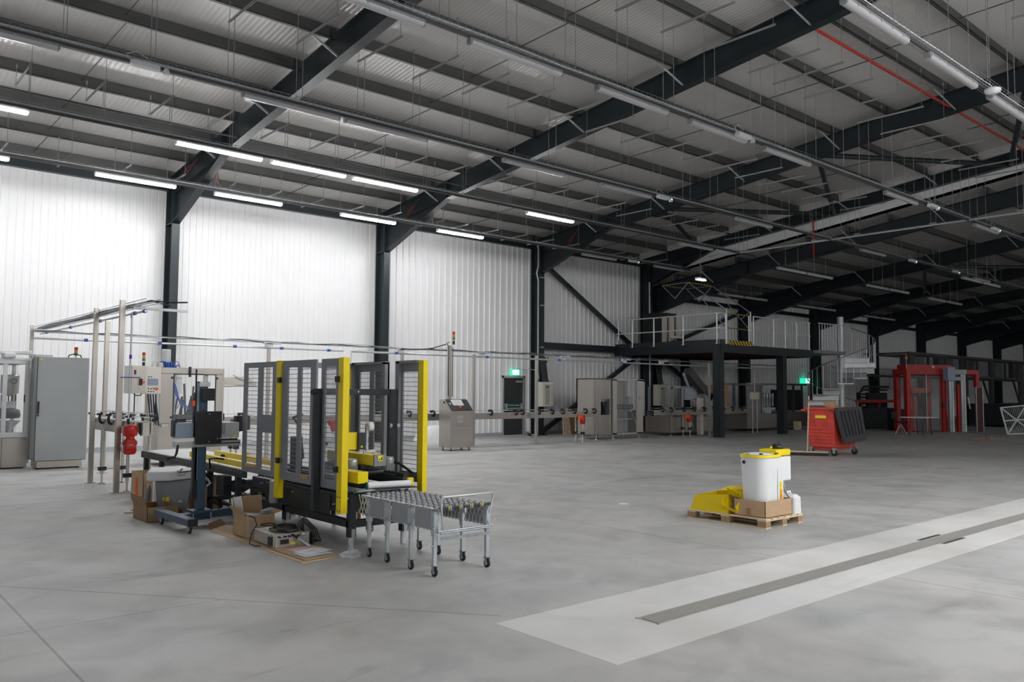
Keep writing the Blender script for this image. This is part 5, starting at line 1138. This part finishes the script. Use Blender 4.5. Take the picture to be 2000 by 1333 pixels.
build(B().box(30.34, 32.5, 16.3, 17.7, MZ-.12, MZ), 'landing', 'galv', st)
q = B().tube((30.4, 16.35, MZ+1.08), (32.35, 16.35, MZ+1.1), .02)
for i in range(9): q.tube((30.45+i*.22, 16.35, MZ), (30.45+i*.22, 16.35, MZ+1.08), .013, 6)
build(q, 'landing_rail', 'rail_zinc', st)
# machines under the mezzanine
ma = thing('cap_elevator', 'stainless machine with dark inclined elevator chute beside the front mezzanine post', 'machine', (25.2, 18.3, 0))
build(B().box(23.4, 26.3, 18.2, 19.4, .12, .68), 'base_cabinet', 'stainless', ma, bev=.01)
build(B().box(23.5, 23.57, 18.25, 18.3, .68, 1.75).box(24.1, 24.17, 18.25, 18.3, .68, 1.75).box(23.5, 25.6, 18.25, 18.3, 1.70, 1.78).box(24.2, 24.9, 18.2, 18.3, 1.28, 1.70).box(23.5, 23.57, 19.3, 19.35, .68, 1.75), 'upper_frame', 'galv', ma)
build(B().bar((24.25, 18.15, 2.32), (25.6, 18.15, 1.35), .3, .28), 'elevator_chute', 'purlin_steel', ma)
build(B().bar((23.95, 18.1, 2.25), (24.25, 18.1, 1.75), .05, .1), 'elevator_arm', 'galv', ma)
build(B().box(25.15, 25.6, 18.0, 18.3, .7, 1.5), 'elevator_head', 'galv', ma)
build(B().box(24.75, 24.95, 17.95, 18.1, .02, 1.35), 'pale_upright', 'cabinet_beige', ma)
build(B().box(26.35, 26.95, 18.2, 19.0, .7, 1.85), 'tall_box', 'wood_dark', ma)
q = B()
for i in range(8): q.box(23.6+i*.3, 23.72+i*.3, 18.05, 18.2, .82, 1.0)
build(q, 'rail_clamps', 'black', ma)
for x in (23.6, 26.1): build(B().lathe((x, 18.4, 0), [(.06, 0), (.06, .02), (.02, .03), (.02, .12)], 10), 'leveling_foot', 'galv', ma)
mb = thing('filler_block', 'dim stainless filler with glazed upper part between the mezzanine posts', 'machine', (30.0, 18.6, 0))
build(B().box(28.5, 31.2, 18.4, 19.8, .12, .70), 'base_cabinet', 'stainless', mb, bev=.01)
q = B()
for x in (28.55, 29.6, 31.15): q.box(x-.04, x+.04, 18.4, 18.48, .7, 1.93).box(x-.04, x+.04, 19.72, 19.8, .7, 1.93)
q.box(28.5, 31.2, 18.4, 18.48, 1.87, 1.95).box(28.5, 31.2, 19.72, 19.8, 1.87, 1.95)
build(q, 'machine_frame', 'galv', mb)
build(B().box(28.6, 29.5, 18.42, 18.43, .7, 1.87), 'frame_panel', 'stainless', mb)
q = B()
for i in range(12): q.lathe((29.75+i*.11, 18.7+.1*(i % 2), 1.0), [(.03, 0), (.03, .3), (.045, .32), (.045, .5), (.02, .55)], 8)
build(q, 'filling_heads', 'galv_light', mb)
build(B().box(29.8, 30.9, 18.6, 19.2, .85, .95).box(29.9, 30.4, 18.5, 18.7, .72, .85), 'filler_table', 'galv_light', mb)
t = thing('pendant_panel', 'small pale control panel on a slim stand by the dim filler', 'control panel', (27.7, 17.6, 0))
build(B().box(27.45, 27.95, 17.5, 17.62, 1.30, 1.58), 'panel_box', 'cabinet_beige', t, bev=.01)
build(B().tube((27.7, 17.56, 1.58), (27.7, 17.56, 2.3), .02).tube((27.55, 17.56, 0), (27.55, 17.56, 1.3), .02).tube((27.85, 17.56, 0), (27.85, 17.56, 1.3), .02), 'panel_stand', 'galv', t)
mc = thing('filler_block', 'dark glazed machine beyond the rear mezzanine post below the exit sign', 'machine', (32.5, 18.7, 0))
build(B().box(31.7, 33.8, 18.6, 19.8, .12, .75), 'base_cabinet', 'stainless', mc)
q = B()
for x in (31.75, 32.4, 33.1, 33.75): q.box(x-.04, x+.04, 18.6, 18.68, .75, 1.95)
q.box(31.7, 33.8, 18.6, 18.68, 1.88, 1.96)
build(q, 'machine_frame', 'purlin_steel', mc)
build(B().box(32.0, 33.5, 18.8, 19.5, .8, 1.7), 'inner_block', 'machine_black', mc)
build(B().box(31.95, 32.25, 18.2, 18.4, 0, .35), 'bucket', 'wood', mc)
e2 = thing('exit_sign', 'small glowing exit sign by the wall behind the spiral stair', 'exit sign', (38.7, 21.7, 2.05))
build(B().box(38.48, 38.92, 21.45, 21.75, 2.05, 2.31), 'sign_box', 'exit_green', e2)
build(B().box(38.5, 38.86, 21.44, 21.45, 2.07, 2.29), 'lit_face', 'exit_on', e2)
# ================================================================== PALLET WITH DISPENSER
pl = thing('wooden_pallet', 'pale wooden pallet in the middle of the floor carrying a white dispenser', 'pallet', (8.75, 5.72, 0))
PX0, PX1, PY0, PY1 = 8.36, 9.16, 5.17, 6.27
for i in range(3):
    x = PX0+(PX1-PX0-.10)*i/2
    build(B().box(x, x+.10, PY0, PY1, 0, .014), 'bottom_board', 'wood', pl)
    for j in range(3):
        y = PY0+(PY1-PY0-.12)*j/2; build(B().box(x+.003, x+.097, y+.002, y+.118, .014, .082), 'block', 'wood_dark', pl)
for j in range(3): y = PY0+(PY1-PY0-.12)*j/2; build(B().box(PX0, PX1, y, y+.12, .082, .096), 'stringer_board', 'wood', pl)
for i in range(6): x = PX0+(PX1-PX0-.095)*i/5; build(B().box(x, x+.095, PY0, PY1, .096, .110), 'deck_board', 'wood', pl)
t = open_box('cardboard_box', 'cut-down cardboard box on the pallet holding the white dispenser', 'box', 8.41, 8.99, 5.21, 5.63, .111, .30)
build(B().box(8.403, 8.41, 5.40, 5.45, .111, .21), 'brown_tape', 'tape_brown', t)
dp = thing('dispenser_unit', 'white rounded dispenser with yellow lid and orange letter strip standing in the carton', 'dispenser', (8.7, 5.42, .12))
def rrect(x0, x1, y0, y1, r, n=6):
    pts = []
    for cx, cy, a0 in ((x1-r, y1-r, 0), (x0+r, y1-r, 90), (x0+r, y0+r, 180), (x1-r, y0+r, 270)):
        for k in range(n+1): a = math.radians(a0+90*k/n); pts.append((cx+r*math.cos(a), cy+r*math.sin(a)))
    return pts
def frust(p0, z0, p1, z1):
    n = len(p0); b = B(); b.add([(x, y, z0) for x, y in p0]+[(x, y, z1) for x, y in p1], [(i, (i+1) % n, n+(i+1) % n, n+i) for i in range(n)], True)
    b.add([(x, y, z0) for x, y in p0], [tuple(range(n))[::-1]]); b.add([(x, y, z1) for x, y in p1], [tuple(range(n))]); return b
build(frust(rrect(8.46, 8.87, 5.26, 5.58, .12), .125, rrect(8.43, 8.88, 5.24, 5.60, .13), .795), 'dispenser_body', 'white_plastic', dp)
build(B().prism([(8.60, 5.25), (8.885, 5.25), (8.885, 5.5), (8.60, 5.5)], 'z', .125, .795), 'front_column', 'white_plastic', dp, bev=.02)
build(B().box(8.735, 8.741, 5.244, 5.252, .14, .79), 'body_seam', 'grey_plastic', dp)
build(frust(rrect(8.42, 8.90, 5.23, 5.61, .13), .795, rrect(8.425, 8.895, 5.235, 5.605, .13), .822), 'lid', 'yellow', dp)
build(B().lathe((8.425, 5.50, .735), [(.020, 0), (.020, .02)], 14, 'x'), 'filler_cap', 'black', dp)
sp_ = build(B().box(8.79, 8.835, 5.243, 5.251, .22, .50), 'letter_strip', 'yellow_label', dp)
text('HERO', .07, 'strip_lettering', 'orange', dp, (8.813, 5.240, .32), (math.pi/2, -math.pi/2, 0), .001)
hdm = build(B().box(8.90, 9.10, 5.28, 5.50, .50, .79), 'pump_housing', 'white_plastic', dp, bev=.012)
build(B().box(8.86, 8.92, 5.30, 5.45, .64, .66), 'housing_bridge', 'white_plastic', dp)
build(B().box(8.78, 9.10, 5.28, 5.52, .80, .875).box(8.87, 8.90, 5.40, 5.43, .875, .91), 'pump_top', 'yellow', dp, bev=.015)
build(B().lathe((8.98, 5.4, .875), [(.075, 0), (.08, .02), (.06, .045), (.03, .06)], 14).tube((9.03, 5.4, .9), (9.03, 5.4, .955), .006).box(8.91, 8.95, 5.37, 5.4, .9, .93), 'pump_valve', 'black', dp)
build(B().path([(8.94, 5.3, .5), (8.93, 5.27, .42), (8.95, 5.26, .35), (9.0, 5.25, .30)], .012), 'outlet_hose', 'grey_plastic', dp)
t = thing('document_folder', 'white papers with black clips lying on the yellow dispenser lid', 'papers', (8.65, 5.42, .823))
build(B().rbox(8.47, 8.84, 5.28, 5.50, .824, .828, .3), 'top_sheet', 'paper', t)
build(B().rbox(8.50, 8.80, 5.34, 5.56, .829, .833, .05), 'second_sheet', 'paper_blue', t)
build(B().box(8.49, 8.52, 5.30, 5.33, .83, .845).box(8.74, 8.77, 5.25, 5.28, .83, .842), 'binder_clip', 'black', t)
t = thing('yellow_carton', 'large open yellow carton lying on the pallet', 'carton', (8.5, 6.0, .11))
build(B().add([(8.40, 5.70, .111), (8.40, 6.25, .111), (8.95, 6.25, .111), (8.95, 5.70, .111), (8.43, 5.72, .335), (8.43, 6.20, .285), (8.9, 6.20, .30), (8.9, 5.72, .36)], [(0, 1, 2, 3), (0, 4, 5, 1), (1, 5, 6, 2), (2, 6, 7, 3), (3, 7, 4, 0)]), 'carton_body', 'carton_yellow', t)
build(B().add([(8.9, 6.20, .30), (8.9, 5.72, .335), (9.0, 5.7, .40), (9.0, 6.1, .36)], [(0, 1, 2, 3)]), 'carton_flap', 'carton_yellow', t)
t = thing('yellow_carton', 'small open yellow carton with brown inside leaning by the dispenser', 'carton', (8.42, 5.66, .11))
TC, TR = Vector((8.435, 5.66, .235)), Matrix.Rotation(math.radians(12), 3, 'X')@Matrix.Rotation(math.radians(-42), 3, 'Y')
def tp(x, y, z, sx, sy, sz, nm, m): build(B().obox(TC+TR@Vector((x, y, z)), sx, sy, sz, TR), nm, m, t)
tp(0, 0, -.055, .15, .20, .006, 'carton_bottom', 'carton_yellow'); tp(.072, 0, 0, .006, .2, .11, 'carton_side', 'carton_yellow'); tp(-.072, 0, -.03, .006, .2, .05, 'carton_side', 'carton_yellow')
tp(0, .1, 0, .15, .006, .11, 'carton_side', 'carton_yellow'); tp(0, -.1, 0, .15, .006, .11, 'carton_side', 'carton_yellow'); tp(0, 0, -.049, .136, .19, .004, 'carton_inside', 'cardboard_dark')
tp(.066, 0, .002, .004, .19, .1, 'carton_inside', 'cardboard_dark'); tp(.085, 0, .10, .006, .2, .10, 'carton_flap', 'carton_yellow')
t = thing('plastic_canister', 'white plastic canister on the pallet corner behind the carton', 'canister', (9.07, 5.27, .111))
build(frust(rrect(8.995, 9.158, 5.175, 5.43, .03), .111, rrect(9.0, 9.155, 5.18, 5.425, .03), .30), 'canister_body', 'white_plastic', t)
build(frust(rrect(9.0, 9.155, 5.18, 5.425, .03), .30, rrect(9.03, 9.13, 5.21, 5.40, .03), .335), 'canister_shoulder', 'white_plastic', t)
build(B().path([(9.03, 5.3, .33), (9.05, 5.3, .36), (9.1, 5.3, .36), (9.12, 5.3, .33)], .012), 'canister_handle', 'white_plastic', t)
# ================================================================== RED WASTE BIN, BROOM
rb = thing('waste_container', 'big red wheeled waste container with black lid hanging down its side', 'waste container', (19.85, 10.3, 0))
bx0, bx1, by0, by1 = 19.22, 20.45, 9.98, 10.70
build(frust([(bx0+.04, by0+.03), (bx1-.06, by0+.03), (bx1-.06, by1-.03), (bx0+.04, by1-.03)], .22, [(bx0, by0), (bx1, by0), (bx1, by1), (bx0, by1)], 1.14), 'container_body', 'red_bin', rb, bev=.03)
q = B()
for i in range(9): z = .32+i*.085; q.box(bx0-.012+.03*(1-(z-.2)), bx0+.03, by0+.06, by1-.06, z, z+.018).box(bx0+.1, bx1-.1, by0-.005+.02*(1-(z-.2)), by0+.03, z, z+.018)
build(q, 'container_ribs', 'red_bin', rb)
build(B().box(bx0-.03, bx1+.02, by0-.03, by0+.02, 1.14, 1.2).box(bx0-.03, bx1+.02, by1-.02, by1+.03, 1.14, 1.2).box(bx0-.03, bx0+.02, by0, by1, 1.14, 1.2).box(bx1-.03, bx1+.02, by0, by1, 1.14, 1.2), 'rim', 'red_bin', rb, bev=.01)
build(B().box(bx0+.1, bx1-.2, by0+.1, by1-.1, .14, .24), 'belly', 'red_bin', rb, bev=.02)
build(B().box(bx0-.02, bx0+.0, 10.18, 10.46, .93, 1.0), 'yellow_sticker', 'yellow_label', rb)
build(B().tube((bx0-.03, by1+.02, 1.12), (bx0-.03, by1+.12, 1.12), .03, 8), 'lifting_trunnion', 'red_bin', rb)
LP = [Vector((19.12, 9.93, 1.19)), Vector((20.28, 9.86, 1.22)), Vector((20.42, 9.80, .38)), Vector((19.38, 9.84, .32))]
LN = Vector((.04, -.05, 0))
ld = build(B().add(LP+[p+LN for p in LP], [(0, 1, 2, 3), (7, 6, 5, 4), (0, 4, 5, 1), (1, 5, 6, 2), (2, 6, 7, 3), (3, 7, 4, 0)]), 'lid', 'charcoal_lid', rb, bev=.008); WLOC[ld.name] = WLOC[rb.name]
q = B()
for i in range(6):
    k = .14+i*.145; a_, c_2 = LP[0].lerp(LP[1], k), LP[3].lerp(LP[2], k); q.path([a_.lerp(c_2, u)+LN+Vector((0, -.01, 0)) for u in (.1, .35, .6, .8)], .034, 6)
build(q, 'lid_ribs', 'charcoal_lid', ld)
for x, y in ((19.30, 10.62), (19.32, 10.03), (20.36, 10.03), (20.36, 10.6)):
    c_ = build(B().box(x-.03, x+.03, y-.05, y+.05, .16, .20).box(x-.035, x-.025, y-.03, y+.03, .07, .17).box(x+.025, x+.035, y-.03, y+.03, .07, .17), 'caster_fork', 'galv', rb)
    build(B().lathe((x-.018, y, .08), [(.04, 0), (.08, .004), (.08, .032), (.04, .036)], 16, 'x'), 'caster_wheel', 'rubber', rb)
t = thing('cardboard_sheets', 'brown cardboard flaps sticking out of the top of the red container', 'cardboard', (19.9, 10.3, 1.15))
build(B().add([(19.35, 10.2, 1.16), (19.95, 10.2, 1.16), (20.25, 10.45, 1.36), (19.75, 10.55, 1.33)], [(0, 1, 2, 3), (3, 2, 1, 0)]).box(19.4, 20.3, 10.15, 10.6, 1.08, 1.13), 'cardboard_flap', 'cardboard', t)
build(B().bar((19.45, 10.1, 1.14), (19.35, 10.12, 1.30), .12, .006, (1, 0, 0)), 'torn_flap', 'kraft', t)
bm = thing('push_broom', 'wide floor broom with pale wooden handle standing against the red container', 'broom', (19.1, 10.5, 0))
hd_ = build(B().bar((18.72, 10.98, .095), (19.22, 10.14, .095), .06, .035), 'broom_head', 'wood', bm)
build(B().bar((18.72, 10.98, .042), (19.22, 10.14, .042), .075, .075), 'bristles', 'black', bm, bev=.01)
build(B().tube((18.98, 10.56, .11), (19.16, 10.60, 1.48), .015, 8), 'broom_handle', 'wood', bm)
build(B().tube((19.142, 10.594, 1.33), (19.15, 10.6, 1.40), .017, 8), 'handle_band', 'orange', bm)
# ================================================================== FAR RIGHT: RED PALLETISER
RPX, RPY = 34.1, 14.55
rp = thing('palletiser', 'red framed palletising machine with clear guards in the shade', 'palletiser', (RPX, RPY, 0))
def lb_(b, *bx):
    for (x0, x1, y0, y1, z0, z1) in bx: b.box(RPX+x0, RPX+x1, RPY+y0, RPY+y1, z0, z1)
    return b
for x, y in ((.0, 0), (1.72, 0), (.2, .85), (1.72, .85)): build(lb_(B(), (x, x+.19, y, y+.19, 0, 2.36)), 'frame_post', 'red_machine', rp)
build(lb_(B(), (0, 1.9, 0, .2, 2.36, 2.58), (.2, 1.9, .85, 1.04, 2.36, 2.575), (.0, .2, .21, .84, 2.36, 2.57)), 'front_beam', 'red_machine', rp)
build(lb_(B(), (.2, 2.45, .25, .8, 2.585, 2.77)), 'top_beam', 'red_machine', rp)
build(lb_(B(), (2.75, 3.42, -.15, 0, 2.38, 2.56), (3.26, 3.42, -.15, 0, 1.85, 2.375)), 'side_arm', 'red_machine', rp)
build(lb_(B(), (1.74, 2.10, -.30, -.02, 2.10, 2.66)), 'grey_gearbox', 'screen', rp)
build(lb_(B(), (2.102, 2.75, -.2, -.05, 2.37, 2.57), (2.102, 2.6, -.2, -.05, 2.12, 2.27)), 'grey_beam', 'cabinet_grey', rp)
for x, h in ((1.9, 2.09), (2.50, 2.36)):
    build(lb_(B(), (x, x+.15, -.16, -.06, 0, h)), 'door_panel', 'galv', rp); build(lb_(B(), (x+.152, x+.21, -.18, -.08, 0, h)), 'white_edge', 'foam', rp)
build(lb_(B(), (2.38, 2.495, -.1, 0, 0, 1.95)), 'red_edge', 'red_machine', rp)
build(lb_(B(), (.75, .9, .5, .65, 0, 1.6), (.6, 1.6, .45, .7, 1.602, 1.8)), 'lift_column', 'red_machine', rp)
for i in range(9): build(lb_(B(), (.62+i*.11, .67+i*.11, .45, .53, 1.45, 1.60)), 'gripper_finger', 'machine_black', rp)
build(lb_(B(), (.2, 1.7, .06, .065, .05, 2.3)), 'clear_guard', 'clear', rp)
build(lb_(B(), (.95, .98, .03, .06, 0, 2.35)), 'guard_mullion', 'galv', rp)
build(lb_(B(), (.4, 1.7, 1.1, 1.7, 0, .9)), 'infeed_bed', 'machine_black', rp)
build(lb_(B(), (3.12, 3.40, -.3, -.27, 0, 1.82)), 'side_guard', 'joist_red', rp)
for x in (3.08, 3.41): build(lb_(B(), (x, x+.04, -.31, -.26, 0, 1.84)), 'guard_post', 'galv', rp)
build(B().lathe((RPX+1.5, RPY+.22, 2.68), [(.06, 0), (.07, .03)], 14, 'y'), 'round_badge', 'cream', rp)
build(lb_(B(), (1.68, 1.82, -.06, -.01, 1.0, 1.2)), 'door_lock', 'black', rp)
build(B().bar((RPX+2.78, RPY-.2, 1.45), (RPX+2.88, RPY-.2, .95), .03, .03), 'handle_bar', 'foam', rp)
rp.rotation_euler = (0, 0, math.radians(-27))
beacon(34.2, 14.6, 2.58, 'small dim signal beacon on the corner of the red machine', .05, .10, .3)
cv = thing('accumulation_conveyor', 'dark conveyor with red side rail feeding the red machine', 'conveyor', (36.5, 17.4, 0))
build(B().box(34.4, 38.6, 16.9, 18.1, .05, .90), 'conveyor_base', 'machine_black', cv)
build(B().box(34.4, 38.6, 16.8, 16.88, 1.15, 1.28).box(36.5, 36.6, 16.8, 16.88, .9, 1.15).box(38.3, 38.4, 16.8, 16.9, .9, 1.15), 'red_rail', 'red_pipe', cv)
build(B().path([(35.9, 17.3, .9), (35.9, 17.3, 1.75), (36.1, 17.3, 1.87), (38.6, 17.3, 1.87)], .05, 8).path([(36.1, 17.5, .9), (36.1, 17.5, 1.6), (36.3, 17.5, 1.72), (38.8, 17.5, 1.72)], .04, 8), 'hose_run', 'machine_black', cv)
build(B().box(36.4, 38.4, 17.3, 17.8, .9, 1.6), 'valve_block', 'black', cv)
for i in range(5): build(B().lathe((35.6, 17.1, 1.0+i*.14), [(.1, 0), (.1, .07)], 10), 'hose_ring', 'cabinet_grey', cv)
tb = thing('round_table', 'small round-edged white table with thin black legs in front of the red machine', 'table', (31.9, 13.2, 0))
build(B().box(31.2, 32.6, 12.75, 13.6, .66, .69), 'table_top', 'white_plastic', tb)
for x, y in ((31.5, 12.9), (32.3, 12.9), (31.5, 13.4), (32.3, 13.4)): build(B().tube((x, y, 0), (x+(31.9-x)*.4, y, .66), .02, 6), 'leg', 'machine_black', tb)
ch_ = thing('office_chair', 'black padded chair tucked at the small white table', 'chair', (31.75, 13.75, 0))
build(B().box(31.5, 31.95, 13.6, 14.0, .44, .5), 'seat', 'black', ch_, bev=.02)
build(B().box(31.5, 31.95, 14.0, 14.06, .6, .88), 'backrest', 'black', ch_, bev=.02)
for a in range(4): build(B().tube((31.72, 13.8, .42), (31.72+.22*math.cos(a*1.57+.78), 13.8+.22*math.sin(a*1.57+.78), 0), .015, 6), 'leg', 'galv', ch_)
# dark overhead gantry with hanging panels at the far right
gy = thing('overhead_gantry', 'dark grey truss gantry with hanging machine parts across the far end', 'gantry', (42, 16, 0))
q = B()
for y in (15.9, 17.9):
    for z in (2.4, 3.4): q.box(37.5, 60, y-.05, y+.05, z-.05, z+.05)
for i in range(12): x = 37.6+i*2; q.box(x-.05, x+.05, 15.85, 15.95, 2.45, 3.35); q.box(x-.04, x+.04, 15.95, 17.85, 3.36, 3.44)
build(q, 'gantry_truss', 'purlin_steel', gy)
for x in (44, 47.5, 52, 56): build(B().box(x-.1, x+.1, 15.8, 16.0, 0, 2.35), 'gantry_post', 'purlin_steel', gy)
q = B()
for x in (44, 47.5, 52, 56): build(B().bar((x-1.2, 15.9, 2.35), (x-.1, 15.9, .9), .08, .08), 'gantry_brace', 'purlin_steel', gy)
q = B()
for i in range(11): build(B().box(38.2+i*1.7, 38.9+i*1.7+.3*(i % 3), 16.2, 16.6, 2.5, 3.3), 'hanging_unit', 'galv' if i % 2 else 'purlin_steel', gy)
pr_ = thing('depalletiser', 'dark tall framed machine beyond the red palletiser', 'machine', (48, 14.5, 0))
q = B()
for x in (43, 45.5, 48, 50.5): q.box(x-.07, x+.07, 13.0, 13.14, 0, 2.6)
q.box(43, 50.5, 13.0, 13.14, 2.5, 2.62).box(43, 50.5, 13.0, 13.14, 1.5, 1.58)
q.bar((43, 13.07, 1.2), (45.5, 13.07, .1), .06, .06).bar((45.5, 13.07, 1.2), (43, 13.07, .1), .06, .06)
build(q, 'machine_frame', 'purlin_steel', pr_)
build(B().box(43.2, 50, 13.6, 15.5, .1, 1.1), 'machine_bed', 'machine_black', pr_)
fg = thing('mesh_barrier', 'loose white framed cross-braced guard panel leaning at the far side', 'barrier', (35.9, 11.1, 0))
Pa, Pb, Pc, Pd = Vector((35.15, 11.24, .03)), Vector((36.9, 10.9, .03)), Vector((36.85, 11.1, 1.13)), Vector((35.08, 11.44, 1.04))
q = B()
for p, r_ in ((Pa, Pb), (Pb, Pc), (Pc, Pd), (Pd, Pa), (Pa, Pc), (Pb, Pd), ((Pa+Pd)/2, (Pb+Pc)/2)): q.bar(p, r_, .045, .04)
build(q, 'panel_frame', 'white_plastic', fg)
q = B()
for i in range(1, 14): k = i/14; q.tube(Pa.lerp(Pb, k)+Vector((0, .03, 0)), Pd.lerp(Pc, k)+Vector((0, .03, 0)), .007, 5)
build(q, 'vertical_wires', 'galv_light', fg)
blob('rag_heap', 'wood_dark', 'small brown rag heap on the floor in the far shade', 'rag', (31.3, 10.6, 0), .22, .16, .09, 9)
tag(build(B().path([(30.6, 10.9, .012), (30.9, 10.8, .02), (31.4, 10.4, .012), (31.9, 10.3, .012)], .02, 5), 'wood_offcut', 'wood_dark'), 'brown strip of wood lying by the rag heap', 'wood strip')
tag(build(B().prism([(8.62, 7.6), (8.72, 7.52), (8.74, 7.6), (8.66, 7.66)], 'z', .0, .004), 'paper_scrap', 'paper'), 'tiny white paper scrap on the open floor beyond the pallet', 'litter')
